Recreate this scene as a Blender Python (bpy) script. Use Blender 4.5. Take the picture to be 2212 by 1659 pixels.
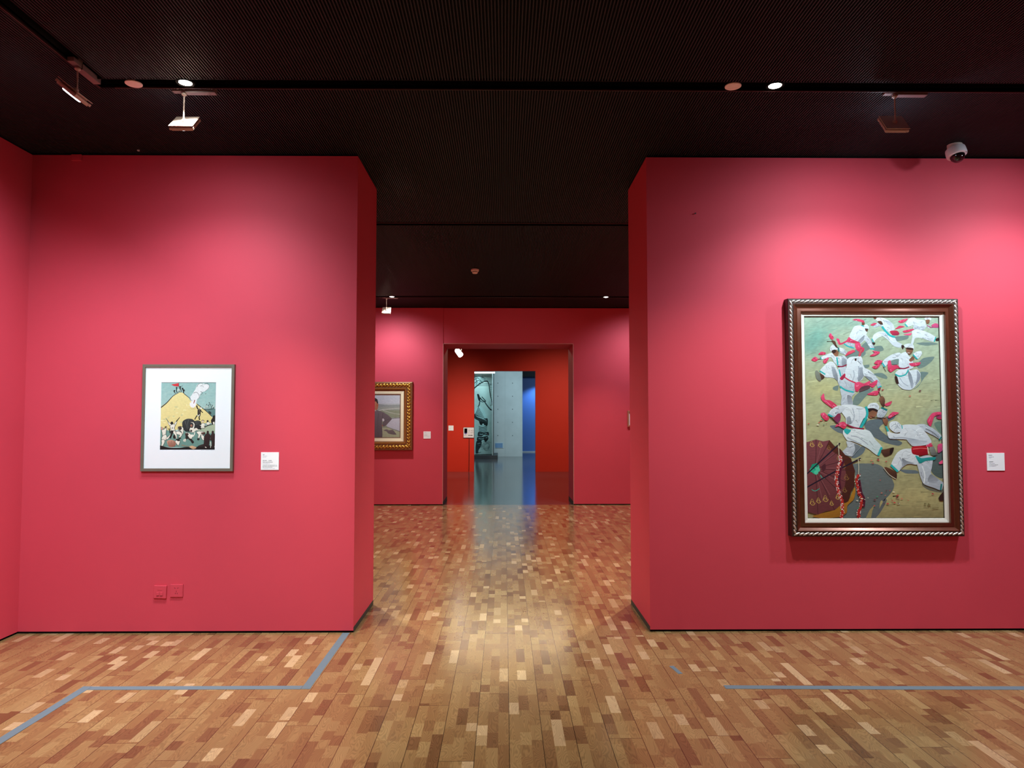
import bpy, math, random
from mathutils import Vector, Matrix
import numpy as np

for o in list(bpy.data.objects):
    bpy.data.objects.remove(o)
SC = bpy.context.scene
COL = SC.collection
R = math.radians
rng = random.Random(7)

# ------------------------------------------------------------------ camera, world, exposure
cam_d = bpy.data.cameras.new('camera')
cam = bpy.data.objects.new('camera', cam_d)
COL.objects.link(cam)
cam.location = (0, 0, 1.45)
cam.rotation_euler = (math.pi / 2 + 0.0457, 0, -0.0108)
cam_d.sensor_width = 36
cam_d.lens = 1534 / 2212 * 36
cam_d.clip_end = 200
SC.camera = cam
W = bpy.data.worlds.new('world')
SC.world = W
W.use_nodes = True
W.node_tree.nodes['Background'].inputs[0].default_value = (0.02, 0.015, 0.015, 1)
W.node_tree.nodes['Background'].inputs[1].default_value = 0.3
SC.view_settings.view_transform = 'Standard'
SC.view_settings.look = 'None'
SC.view_settings.exposure = 0.0
SC.view_settings.gamma = 1.0
SC.view_settings.use_curve_mapping = False
SC.cycles.use_denoising = True
SC.cycles.sample_clamp_indirect = 6
SC.cycles.diffuse_bounces = 6
SC.cycles.max_bounces = 12

WARM = (1.0, 0.90, 0.76)
NEUT = (1.0, 0.94, 0.88)
COOL = (0.62, 0.87, 1.0)
CLEAR = (0.75, 0.93, 1.0)


def spot(name, loc, to, power, deg, blend=0.6, rad=0.03, col=NEUT, parent=None):
    d = bpy.data.lights.new(name, 'SPOT')
    d.energy = power
    d.spot_size = R(deg)
    d.spot_blend = blend
    d.shadow_soft_size = rad
    d.color = col
    o = bpy.data.objects.new(name, d)
    COL.objects.link(o)
    v = Vector(to) - Vector(loc)
    o.rotation_euler = v.to_track_quat('-Z', 'Y').to_euler()
    o.location = loc
    return o


# track lamps on the two hung pictures and the left wall, downlights in the ceiling channels
# each lamp throws a wide soft wash and a stronger beam down over the picture
for nm, lx, tx, tz, pa, pb in (('left_picture', -1.79, -1.90, 1.70, 24, 56), ('right_picture', 2.185, 2.2, 1.95, 38, 112), ('right_picture_beyond', 3.62, 3.2, 1.95, 38, 118)):
    spot('lamp_wash_' + nm, (lx, 3.96, 3.05), (tx, 4.85, tz), pa, 152, 1.0, 0.045, CLEAR)
    spot('lamp_beam_' + nm, (lx, 3.96, 3.05), (tx, 4.85, 0.65), pb, 122, 1.0, 0.045, CLEAR)
spot('lamp_beam_left_corner', (-1.7, 1.6, 3.1), (-2.35, 4.85, 0.55), 300, 68, 1.0, 0.06, CLEAR)  # added fill without a fixture, brightens the front wall at the left
spot('lamp_beam_left_wall', (-2.32, 3.66, 3.06), (-3.25, 3.66, 1.3), 115, 140, 1.0, 0.045, CLEAR)
DOWN = 150
for nm, x, y, p in (('a', -1.734, 3.8, 2.1), ('b', 1.484, 3.8, .85), ('c', -1.66, 6.63, 2.4), ('d', 1.6, 6.63, 2.4),
                    ('e', -1.703, 10.70, 1.1), ('f', 1.543, 10.70, 1.1)):
    spot('downlight_beam_' + nm, (x, y, 3.235), (x, y, 0), DOWN * p, {'a': 88, 'b': 100, 'e': 84, 'f': 84}.get(nm, 150), 0.8, 0.035, WARM)
# a little light leaks out between the lamp plates onto the ceiling
for nm, lx, p in (('left', -1.79, 0.35), ('right', 2.19, 1.3)):
    d_ = bpy.data.lights.new('lamp_leak_' + nm, 'POINT')
    d_.energy, d_.color, d_.shadow_soft_size = p, (0.7, 0.85, 1.0), 0.02
    o_ = bpy.data.objects.new('lamp_leak_' + nm, d_)
    COL.objects.link(o_)
    o_.location = (lx, 4.03, 3.09)
# unseen downlights added behind the photographer for ambient light
for nm, x, y, tx, ty, p in (('g', -1.73, 0.9, -1.73, 1.9, .2), ('h', 1.48, 0.9, 1.48, 1.9, .15), ('i', -1.7, -1.8, -1.7, -1.2, .3),
                            ('j', 1.5, -1.8, 1.5, -1.2, .3), ('k', 3.3, 1.2, 4.3, 1.6, .4)):
    spot('downlight_beam_' + nm, (x, y, 3.235), (tx, ty, 0), DOWN * p, 140, 0.7, 0.035, WARM)
# second room: lamps on its far wall
spot('lamp_beam_portrait', (-1.80, 10.83, 3.03), (-1.85, 11.74, 1.75), 84, 136, 1.0, 0.04, CLEAR)
spot('lamp_beam_small_picture', (2.25, 10.83, 3.03), (2.25, 11.74, 1.7), 60, 134, 1.0, 0.04, CLEAR)
spot('lamp_beam_far_wall', (0.1, 6.63, 3.16), (0.1, 11.74, 1.7), 70, 44, 1.0, 0.05, NEUT)  # hidden fill with no fitting, added to lift the far wall
spot('lamp_beam_side_left', (-3.4, 8.6, 3.03), (-4.5, 8.6, 1.6), 100, 130, 1.0, 0.04, CLEAR)
spot('lamp_beam_side_right', (3.4, 8.6, 3.03), (4.5, 8.6, 1.6), 100, 130, 1.0, 0.04, CLEAR)
# vermilion room and the concrete hall beyond
spot('lamp_beam_vermilion', (-0.96, 15.9, 2.83), (-2.1, 18.75, 0.9), 340, 95, 1.0, 0.05, WARM)
spot('lamp_beam_vermilion_right', (2.2, 15.8, 3.1), (1.5, 18.75, 1.0), 230, 85, 1.0, 0.05, WARM)


def area(name, loc, to, power, sx, sy, col):
    d = bpy.data.lights.new(name, 'AREA')
    d.shape = 'RECTANGLE'
    d.size, d.size_y = sx, sy
    d.energy = power
    d.color = col
    o = bpy.data.objects.new(name, d)
    COL.objects.link(o)
    o.location = loc
    o.rotation_euler = (Vector(to) - Vector(loc)).to_track_quat('-Z', 'Y').to_euler()
    return o


area('vermilion_room_linear_lamp', (0.2, 15.4, 3.32), (0.2, 15.4, 0), 50, 3.0, 0.07, (1.0, 0.85, 0.60))
area('hall_skylight', (0.3, 22.3, 3.9), (0.3, 23.6, 0), 220, 3.0, 2.0, COOL)  # unseen cool area light, added to light the concrete hall
spot('hall_blue_wall_beam', (1.75, 28.1, 3.0), (1.2, 28.9, 1.6), 180, 75, 0.7, 0.05, (0.30, 0.62, 1.0))
spot('showcase_beam', (-0.9, 24.4, 2.9), (-0.9, 25.3, 0.6), 12, 120, 0.8, 0.05, CLEAR)


# ------------------------------------------------------------------ helpers
def lin(c):
    return tuple(((v / 255) / 12.92 if v / 255 <= 0.04045 else ((v / 255 + 0.055) / 1.055) ** 2.4) for v in c[:3])


def nodes(m):
    return m.node_tree.nodes, m.node_tree.links


def mat(name, rgb, rough=0.6, metal=0.0, var=0.06, scale=30.0, bump=0.0, bscale=200.0, emit=None, estr=0.0, spec=0.5, coat=0.0):
    m = bpy.data.materials.new(name)
    m.use_nodes = True
    N, L = nodes(m)
    b = N['Principled BSDF']
    b.inputs['Roughness'].default_value = rough
    b.inputs['Metallic'].default_value = metal
    b.inputs['Specular IOR Level'].default_value = spec
    b.inputs['Coat Weight'].default_value = coat
    tc = N.new('ShaderNodeTexCoord')
    nz = N.new('ShaderNodeTexNoise')
    nz.inputs['Scale'].default_value = scale
    nz.inputs['Detail'].default_value = 4
    L.new(tc.outputs['Object'], nz.inputs['Vector'])
    mr = N.new('ShaderNodeMapRange')
    mr.inputs['To Min'].default_value = 1 - var
    mr.inputs['To Max'].default_value = 1 + var
    L.new(nz.outputs['Fac'], mr.inputs['Value'])
    mx = N.new('ShaderNodeVectorMath')
    mx.operation = 'SCALE'
    mx.inputs[0].default_value = lin(rgb)
    L.new(mr.outputs[0], mx.inputs['Scale'])
    L.new(mx.outputs[0], b.inputs['Base Color'])
    if bump:
        n2 = N.new('ShaderNodeTexNoise')
        n2.inputs['Scale'].default_value = bscale
        L.new(tc.outputs['Object'], n2.inputs['Vector'])
        bp = N.new('ShaderNodeBump')
        bp.inputs['Strength'].default_value = bump
        bp.inputs['Distance'].default_value = 0.002
        L.new(n2.outputs['Fac'], bp.inputs['Height'])
        L.new(bp.outputs[0], b.inputs['Normal'])
    if emit:
        b.inputs['Emission Color'].default_value = (*lin(emit), 1)
        b.inputs['Emission Strength'].default_value = estr
    return m


class MB:
    def __init__(self):
        self.v = []
        self.f = []

    def add(self, verts, faces):
        k = len(self.v)
        self.v += [tuple(p) for p in verts]
        self.f += [tuple(i + k for i in f) for f in faces]
        return self

    def box(self, x0, x1, y0, y1, z0, z1):
        vs = [(x, y, z) for z in (z0, z1) for y in (y0, y1) for x in (x0, x1)]
        return self.add(vs, [(0, 2, 3, 1), (4, 5, 7, 6), (0, 1, 5, 4), (2, 6, 7, 3), (0, 4, 6, 2), (1, 3, 7, 5)])

    def obox(self, c, ax, ay, az, hx, hy, hz):
        c, ax, ay, az = Vector(c), Vector(ax), Vector(ay), Vector(az)
        vs = [c + ax * (hx * i) + ay * (hy * j) + az * (hz * k) for k in (-1, 1) for j in (-1, 1) for i in (-1, 1)]
        return self.add(vs, [(0, 2, 3, 1), (4, 5, 7, 6), (0, 1, 5, 4), (2, 6, 7, 3), (0, 4, 6, 2), (1, 3, 7, 5)])

    def lathe(self, prof, c=(0, 0, 0), axis=(0, 0, 1), n=28):
        """prof: list of (radius, distance along the axis); closed with end caps"""
        a = Vector(axis).normalized()
        u = a.orthogonal().normalized()
        w = a.cross(u)
        c = Vector(c)
        vs = []
        for r, t in prof:
            for i in range(n):
                th = 2 * math.pi * i / n
                vs.append(c + a * t + (u * math.cos(th) + w * math.sin(th)) * max(r, 1e-5))
        fs = []
        for k in range(len(prof) - 1):
            for i in range(n):
                j = (i + 1) % n
                fs.append((k * n + i, k * n + j, (k + 1) * n + j, (k + 1) * n + i))
        fs.append(tuple(range(n - 1, -1, -1)))
        m = (len(prof) - 1) * n
        fs.append(tuple(m + i for i in range(n)))
        return self.add(vs, fs)

    def tube(self, pts, r, n=10):
        pts = [Vector(p) for p in pts]
        vs, fs = [], []
        for k, p in enumerate(pts):
            d = (pts[min(k + 1, len(pts) - 1)] - pts[max(k - 1, 0)]).normalized()
            u = d.orthogonal().normalized()
            w = d.cross(u)
            for i in range(n):
                th = 2 * math.pi * i / n
                vs.append(p + (u * math.cos(th) + w * math.sin(th)) * r)
        for k in range(len(pts) - 1):
            for i in range(n):
                j = (i + 1) % n
                fs.append((k * n + i, k * n + j, (k + 1) * n + j, (k + 1) * n + i))
        fs.append(tuple(range(n - 1, -1, -1)))
        m = (len(pts) - 1) * n
        fs.append(tuple(m + i for i in range(n)))
        return self.add(vs, fs)

    def blob(self, c, ax, ay, az, n=8, k=5):
        """ellipsoid with half-axis vectors"""
        c, ax, ay, az = Vector(c), Vector(ax), Vector(ay), Vector(az)
        vs, fs = [], []
        for i in range(1, k):
            ph = math.pi * i / k
            for j in range(n):
                th = 2 * math.pi * j / n
                vs.append(c + ax * math.sin(ph) * math.cos(th) + ay * math.sin(ph) * math.sin(th) + az * math.cos(ph))
        vs += [c + az, c - az]
        for i in range(k - 2):
            for j in range(n):
                q = (j + 1) % n
                fs.append((i * n + j, (i + 1) * n + j, (i + 1) * n + q, i * n + q))
        t, b = len(vs) - 2, len(vs) - 1
        for j in range(n):
            q = (j + 1) % n
            fs.append((t, j, q))
            fs.append((b, (k - 2) * n + q, (k - 2) * n + j))
        return self.add(vs, fs)

    def build(self, name, m, parent=None, smooth=False, bevel=0.0, loc=None):
        me = bpy.data.meshes.new(name)
        me.from_pydata(self.v, [], self.f)
        me.validate()
        me.update()
        me.materials.append(m)
        if smooth:
            me.polygons.foreach_set('use_smooth', [True] * len(me.polygons))
        o = bpy.data.objects.new(name, me)
        COL.objects.link(o)
        if parent:
            o.parent = parent
        if loc:
            o.location = loc
        if bevel:
            b = o.modifiers.new('edge', 'BEVEL')
            b.width = bevel
            b.segments = 2
            b.limit_method = 'ANGLE'
        if smooth:
            e = o.modifiers.new('split', 'EDGE_SPLIT')
            e.split_angle = R(40)
        return o


def tag(o, label, cat, group=None, kind=None):
    if label:
        o['label'] = label
    if cat:
        o['category'] = cat
    if group:
        o['group'] = group
    if kind:
        o['kind'] = kind
    return o


def thing(name, label, cat, loc=(0, 0, 0), group=None):
    o = bpy.data.objects.new(name, None)
    o.empty_display_size = 0.1
    COL.objects.link(o)
    o.location = loc
    return tag(o, label, cat, group)


def plabel(o, text):
    o['label'] = text
    return o


def struct(o, label=None, cat=None):
    o['kind'] = 'structure'
    if label:
        o['label'] = label
    if cat:
        o['category'] = cat
    return o


# ------------------------------------------------------------------ materials
def wall_paint(name, rgb):
    m = mat(name, rgb, rough=0.62, var=0.035, scale=3.0, bump=0.10, bscale=320, spec=0.25)
    return m


RED = wall_paint('crimson_wall_paint', (211, 71, 89))
VERM = wall_paint('vermilion_wall_paint', (206, 44, 22))
BLACKGAP = mat('black_shadow_gap', (9, 8, 8), 0.9, spec=0.1)
CEIL = mat('dark_brown_ceiling_paint', (46, 46, 50), 0.55, var=0.15, scale=8, spec=0.15)
CEILBACK = mat('black_ceiling_backing', (11, 8, 8), 0.8, spec=0.2)
WHITEPL = mat('white_painted_metal', (222, 214, 206), 0.4)
LAMPGREY = mat('cream_lamp_metal', (205, 190, 180), 0.42, spec=0.4)
ADAPT = mat('grey_adapter_plastic', (128, 112, 112), 0.5)
LED = mat('lit_lamp_lens', (255, 255, 255), 0.4, emit=(240, 248, 255), estr=14)
LEDW = mat('lit_downlight_lens', (255, 255, 255), 0.4, emit=(255, 252, 238), estr=28)
CARD = mat('white_label_card', (246, 249, 252), 0.55, var=0.01)
INK = mat('dark_printing_ink', (62, 64, 84), 0.6)
INKL = mat('pale_printing_ink', (140, 146, 172), 0.6)
TAPE = mat('grey_blue_floor_tape', (100, 122, 136), 0.55, var=0.06, scale=60)
CONC = mat('cast_concrete', (178, 186, 184), 0.7, var=0.22, scale=1.6, bump=0.2, bscale=40)
HOLE = mat('concrete_tie_hole', (84, 92, 94), 0.9)
BLUEW = mat('blue_wall_paint', (96, 128, 196), 0.6, var=0.03, scale=2)
DARKHALL = mat('dark_hall_paint', (40, 48, 56), 0.7)
EPOXY = mat('dark_polished_floor_resin', (66, 66, 68), 0.13, var=0.06, scale=3, spec=0.8)


def parquet():
    m = bpy.data.materials.new('oak_block_parquet')
    m.use_nodes = True
    N, L = nodes(m)
    b = N['Principled BSDF']

    def M(op, a, c=None, d=None):
        n = N.new('ShaderNodeMath')
        n.operation = op
        for i, x in enumerate((a, c, d)):
            if x is None:
                continue
            if isinstance(x, (int, float)):
                n.inputs[i].default_value = x
            else:
                L.new(x, n.inputs[i])
        return n.outputs[0]

    def WN(*xs):
        cb = N.new('ShaderNodeCombineXYZ')
        for i, x in enumerate(xs):
            if isinstance(x, (int, float)):
                cb.inputs[i].default_value = x
            else:
                L.new(x, cb.inputs[i])
        w = N.new('ShaderNodeTexWhiteNoise')
        w.noise_dimensions = '3D'
        L.new(cb.outputs[0], w.inputs['Vector'])
        return w

    tc = N.new('ShaderNodeTexCoord')
    sp = N.new('ShaderNodeSeparateXYZ')
    L.new(tc.outputs['Object'], sp.inputs[0])
    X, Y = sp.outputs[0], sp.outputs[1]
    bw, bl = 0.150, 1.03
    xb = M('DIVIDE', M('SUBTRACT', X, 0.023), bw)
    bi = M('FLOOR', xb)
    fx = M('FRACT', xb)
    offb = WN(bi, 3.3, 1.7).outputs['Value']
    yb = M('ADD', M('DIVIDE', Y, bl), M('MULTIPLY', offb, 7.0))
    bj = M('FLOOR', yb)
    fy = M('FRACT', yb)
    # three strips per board
    xs = M('MULTIPLY', fx, 3.0)
    si = M('FLOOR', xs)
    sid = M('ADD', M('MULTIPLY', bi, 3.0), si)
    # block lengths differ strip by strip and board by board
    rl = WN(sid, bj, 9.1)
    nblk = M('ADD', 4.2, M('MULTIPLY', rl.outputs['Value'], 4.6))
    # warp inside the board so blocks are of unequal length
    ph = M('MULTIPLY', WN(sid, bj, 2.2).outputs['Value'], 6.28)
    warp = M('MULTIPLY', M('SINE', M('ADD', M('MULTIPLY', fy, 9.0), ph)), 0.055)
    q = M('MULTIPLY', M('ADD', fy, warp), nblk)
    qi = M('FLOOR', M('ADD', q, M('MULTIPLY', offb, 0.6)))
    cell = WN(sid, bj, qi)
    v = cell.outputs['Value']
    cs = N.new('ShaderNodeSeparateColor')
    L.new(cell.outputs['Color'], cs.inputs[0])
    ramp = N.new('ShaderNodeValToRGB')
    els = ramp.color_ramp.elements
    els[0].position = 0.0
    els[0].color = (*lin((108, 78, 50)), 1)
    els[1].position = 1.0
    els[1].color = (*lin((202, 178, 136)), 1)
    for p, c in ((0.06, (124, 92, 61)), (0.22, (140, 109, 71)), (0.50, (148, 119, 78)), (0.80, (156, 129, 86)), (0.92, (165, 140, 95)), (0.955, (186, 162, 124))):
        e = els.new(p)
        e.color = (*lin(c), 1)
    L.new(v, ramp.inputs[0])
    # grain: stretched, shifted per block
    cl = N.new('ShaderNodeCombineXYZ')
    L.new(M('ADD', M('MULTIPLY', X, 16.0), M('MULTIPLY', cs.outputs[0], 37.0)), cl.inputs[0])
    L.new(M('ADD', M('MULTIPLY', Y, 3.6), M('MULTIPLY', cs.outputs[1], 37.0)), cl.inputs[1])
    low = N.new('ShaderNodeTexNoise')
    low.inputs['Scale'].default_value = 1.0
    low.inputs['Detail'].default_value = 1.5
    L.new(cl.outputs[0], low.inputs['Vector'])
    cb = N.new('ShaderNodeCombineXYZ')
    L.new(M('ADD', M('ADD', M('MULTIPLY', X, 42.0), M('MULTIPLY', cs.outputs[0], 40.0)), M('MULTIPLY', low.outputs['Fac'], 11.0)), cb.inputs[0])
    L.new(M('ADD', M('MULTIPLY', Y, 3.2), M('MULTIPLY', cs.outputs[1], 40.0)), cb.inputs[1])
    L.new(M('MULTIPLY', cs.outputs[2], 30.0), cb.inputs[2])
    wv = N.new('ShaderNodeTexWave')
    wv.wave_type = 'BANDS'
    wv.bands_direction = 'X'
    wv.inputs['Scale'].default_value = 0.62
    wv.inputs['Distortion'].default_value = 1.6
    wv.inputs['Detail'].default_value = 3.0
    wv.inputs['Detail Scale'].default_value = 0.8
    L.new(cb.outputs[0], wv.inputs['Vector'])
    nz = N.new('ShaderNodeTexNoise')
    nz.inputs['Scale'].default_value = 1.6
    nz.inputs['Detail'].default_value = 6
    L.new(cb.outputs[0], nz.inputs['Vector'])
    wfac = M('POWER', wv.outputs['Fac'], 0.6)
    grain = M('ADD', M('MULTIPLY', wfac, 0.30), M('MULTIPLY', nz.outputs['Fac'], 0.26))
    gscale = M('ADD', 0.68, grain)
    # dark joints between boards, a faint one at board ends
    ex = M('MINIMUM', fx, M('SUBTRACT', 1.0, fx))
    ey = M('MINIMUM', fy, M('SUBTRACT', 1.0, fy))
    gx = M('LESS_THAN', ex, 0.010)
    gy = M('LESS_THAN', ey, 0.0016)
    gap = M('MAXIMUM', M('MULTIPLY', gx, 0.80), M('MULTIPLY', gy, 0.70))
    tot = M('MULTIPLY', gscale, M('SUBTRACT', 1.0, gap))
    sc = N.new('ShaderNodeVectorMath')
    sc.operation = 'SCALE'
    L.new(ramp.outputs[0], sc.inputs[0])
    L.new(tot, sc.inputs['Scale'])
    L.new(sc.outputs[0], b.inputs['Base Color'])
    rr = M('ADD', 0.13, M('MULTIPLY', nz.outputs['Fac'], 0.08))
    L.new(M('ADD', rr, M('MULTIPLY', cs.outputs[0], 0.05)), b.inputs['Roughness'])
    b.inputs['Specular IOR Level'].default_value = 0.6
    b.inputs['Coat Weight'].default_value = 0.35
    b.inputs['Coat Roughness'].default_value = 0.18
    bp = N.new('ShaderNodeBump')
    bp.inputs['Strength'].default_value = 0.12
    bp.inputs['Distance'].default_value = 0.0015
    L.new(M('SUBTRACT', grain, M('MULTIPLY', gap, 1.2)), bp.inputs['Height'])
    L.new(bp.outputs[0], b.inputs['Normal'])
    return m


PARQ = parquet()

# ------------------------------------------------------------------ the rooms
H = 3.25            # wall height
FY, BY = 4.85, 5.57  # the thick dividing wall
D2, E2 = 11.74, 12.66  # far wall of the second room
D3 = 18.75
ZB = 0.014          # walls hang a finger above the floor

struct(MB().box(-4.7, 4.7, -3.7, D2, -0.1, 0.0).build('floor', PARQ), 'oak block parquet floor', 'floor')
struct(MB().box(-4.7, 4.7, D2, 30.2, -0.1, 0.0).build('floor', EPOXY), 'dark polished resin floor', 'floor')

struct(MB().box(-3.45, -3.25, -3.5, FY, ZB, H).build('wall_left', RED))
struct(MB().box(-4.7, -1.0135, FY, BY, ZB, H).build('wall_front_left', RED))
struct(MB().box(0.985, 4.7, FY, BY, ZB, H).build('wall_front_right', RED))
struct(MB().box(4.3, 4.5, -3.5, FY, ZB, H).build('wall_right', RED))
struct(MB().box(-3.45, 4.5, -3.7, -3.5, 0, H).build('wall_rear', RED))
struct(MB().box(-4.7, -4.5, BY, D2, ZB, H).build('wall_second_left', RED))
struct(MB().box(4.5, 4.7, BY, D2, ZB, H).build('wall_second_right', RED))
wb = MB()
wb.box(-4.7, -1.0125, D2 - 0.012, E2, ZB, H)
wb.box(1.143, 4.7, D2, E2, ZB, H)
wb.box(-1.0125, 1.143, D2, E2, 2.655, H)
struct(wb.build('wall_back', RED))
# recessed black strips below and above the walls
tb = MB()
g = 0.006
for x0, x1, y0, y1 in ((-3.44, -3.25 - g, -3.5, FY), (-4.7, -1.0135 - g, FY + g, BY - g), (0.985 + g, 4.7, FY + g, BY - g), (4.3 + g, 4.49, -3.5, FY),
                       (-4.7, -1.0125 - g, D2 + g, E2 - g), (1.143 + g, 4.7, D2 + g, E2 - g)):
    tb.box(x0, x1, y0, y1, 0.0, ZB)
struct(tb.build('baseboard_gap', BLACKGAP))
rs_ = MB()
rs_.box(-1.0135, -1.0120, FY + .004, BY, 0.0, 0.034)
rs_.box(0.9835, 0.985, FY + .004, BY, 0.0, 0.034)
rs_.box(-1.0125, -1.0110, D2 + .004, E2, 0.0, 0.045)
rs_.box(1.1415, 1.143, D2 + .004, E2, 0.0, 0.045)
struct(rs_.build('baseboard_reveal', mat('grey_reveal_skirting', (52, 54, 48), 0.6)))
tt = MB()
g = 0.012
for x0, x1, y0, y1 in ((-3.44, -3.25 - g, -3.5, FY + .05), (-4.7, -1.0135 - g, FY + g, BY - g), (0.985 + g, 4.7, FY + g, BY - g), (4.3 + g, 4.49, -3.5, FY),
                       (-4.7, 4.7, D2 + g, E2 - g)):
    tt.box(x0, x1, y0, y1, H, H + 0.012)
struct(tt.build('trim_1', BLACKGAP))
# pale corner beads of the far opening
BEAD = mat('worn_corner_bead', (214, 150, 142), 0.6)
cb = MB()
cb.box(-1.0155, -1.0085, D2 - 0.0150, D2 - 0.0125, ZB, 2.655)
cb.box(1.139, 1.147, D2 - 0.003, D2, ZB, 2.655)
cb.box(-1.0125, 1.143, D2 - 0.003, D2, 2.652, 2.660)
struct(cb.build('trim_2', BEAD))

# vermilion room
wr = MB()
wr.box(-4.7, -0.7975, D3, D3 + 0.18, 0, 3.6)
wr.box(0.8227, 4.7, D3, D3 + 0.18, 0, 3.6)
wr.box(-0.7975, 0.8227, D3, D3 + 0.18, 2.653, 3.6)
struct(wr.build('wall_vermilion', VERM))
sv = MB()
sv.box(-4.7, -4.5, E2, D3, 0, 3.6)
sv.box(4.5, 4.7, E2, D3, 0, 3.6)
struct(sv.build('wall_vermilion_side', VERM))
struct(MB().box(-4.7, 4.7, E2, D3, 3.34, 3.44).build('ceiling', CEILBACK))

# concrete hall
hc = MB()
hc.box(-2.6, 0.661, 25.9, 26.3, 0, 4.2)
cw = struct(hc.build('wall_concrete', CONC))
hh = MB()
for x in (-0.237, 0.297):
    for z in (2.665, 2.187, 1.715, 1.236, 0.755):
        hh.lathe([(0.017, 0), (0.017, 0.004), (0.011, 0.005)], (x, 25.9, z), (0, -1, 0), 14)
th = hh.build('tie_hole', HOLE, cw)
jt = MB().box(0.024, 0.030, 25.894, 25.9, 0.0, 4.2)
jt.build('casting_joint', mat('concrete_seam', (150, 156, 156), 0.8), cw)
struct(MB().box(-4.7, 4.7, 28.9, 29.1, 0, 4.2).build('wall_blue', BLUEW))
struct(MB().box(0.70, 4.7, 28.55, 28.9, 3.05, 4.2).build('wall_blue_bulkhead', DARKHALL))
hs = MB()
hs.box(-4.7, -4.5, D3 + 0.18, 29, 0, 4.2)
hs.box(4.5, 4.7, D3 + 0.18, 29, 0, 4.2)
struct(hs.build('wall_hall_side', CONC))
struct(MB().box(-4.7, 4.7, D3 + 0.18, 29, 4.2, 4.3).build('ceiling', DARKHALL))
struct(MB().box(0.70, 4.7, 28.885, 28.9, 0.0, 0.045).build('baseboard_blue', WHITEPL))


# ------------------------------------------------------------------ ribbed ceiling with lamp channels
def ribs(mb, back, x0, x1, y0, y1, z=3.262, pitch=0.0154, w=0.0082, d=0.011):
    back.box(x0, x1, y0, y1, z + d, z + d + 0.01)
    k0 = math.ceil(x0 / pitch)
    k1 = math.floor((x1 - w) / pitch)
    for k in range(k0, k1 + 1):
        xa = k * pitch
        vs = [(xa + 0.0012, y0, z), (xa + w - 0.0012, y0, z), (xa + w, y0, z + d), (xa, y0, z + d)]
        vs += [(x, y1, zz) for x, _, zz in vs]
        mb.add(vs, [(0, 1, 5, 4), (1, 2, 6, 5), (3, 0, 4, 7), (0, 3, 2, 1), (4, 5, 6, 7)])


rb, bk = MB(), MB()
for a in ((-2.155, 4.5, -3.7, 3.765), (-3.45, -2.225, -3.7, 3.86), (-4.7, 4.7, 3.86, 6.585), (-4.7, 4.7, 6.672, 10.655), (-4.7, 4.7, 10.745, E2)):
    ribs(rb, bk, *a)
ceil = struct(rb.build('ceiling', CEIL), 'dark brown ribbed ceiling', 'ceiling')
cbk = bk.build('backing', CEILBACK, ceil)
ch = MB()
ZT = 3.40
ch.box(-4.9, 4.9, -3.7, 12.7, ZT, ZT + 0.05)
for x0, x1, y0, y1 in ((-2.225, 4.5, 3.757, 3.765), (-2.225, 4.5, 3.86, 3.868), (-2.233, -2.225, -3.7, 3.86), (-2.155, -2.147, -3.7, 3.765),
                       (-4.7, 4.7, 6.577, 6.585), (-4.7, 4.7, 6.672, 6.68), (-4.7, 4.7, 10.647, 10.655), (-4.7, 4.7, 10.745, 10.753)):
    ch.box(x0, x1, y0, y1, 3.262, ZT)
for x0, x1, y0, y1 in ((-4.9, -4.7, -3.8, 12.7), (4.7, 4.9, -3.8, 12.7)):
    ch.box(x0, x1, y0, y1, 3.0, ZT)
chan = ch.build('lamp_channel', CEILBACK, ceil)
# thin rough lips along the channels
lp = MB()
LIP = mat('scuffed_channel_lip', (70, 48, 44), 0.5, var=0.3, scale=14)
lp.box(-2.147, 4.5, 3.856, 3.8605, 3.256, 3.263)
lp.box(-2.229, -2.2245, -3.7, 3.86, 3.256, 3.263)
lp.box(-4.7, 4.7, 6.583, 6.588, 3.256, 3.263)
lp.box(-4.7, 4.7, 10.742, 10.747, 3.256, 3.263)
lp.build('channel_lip', LIP, ceil)

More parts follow.
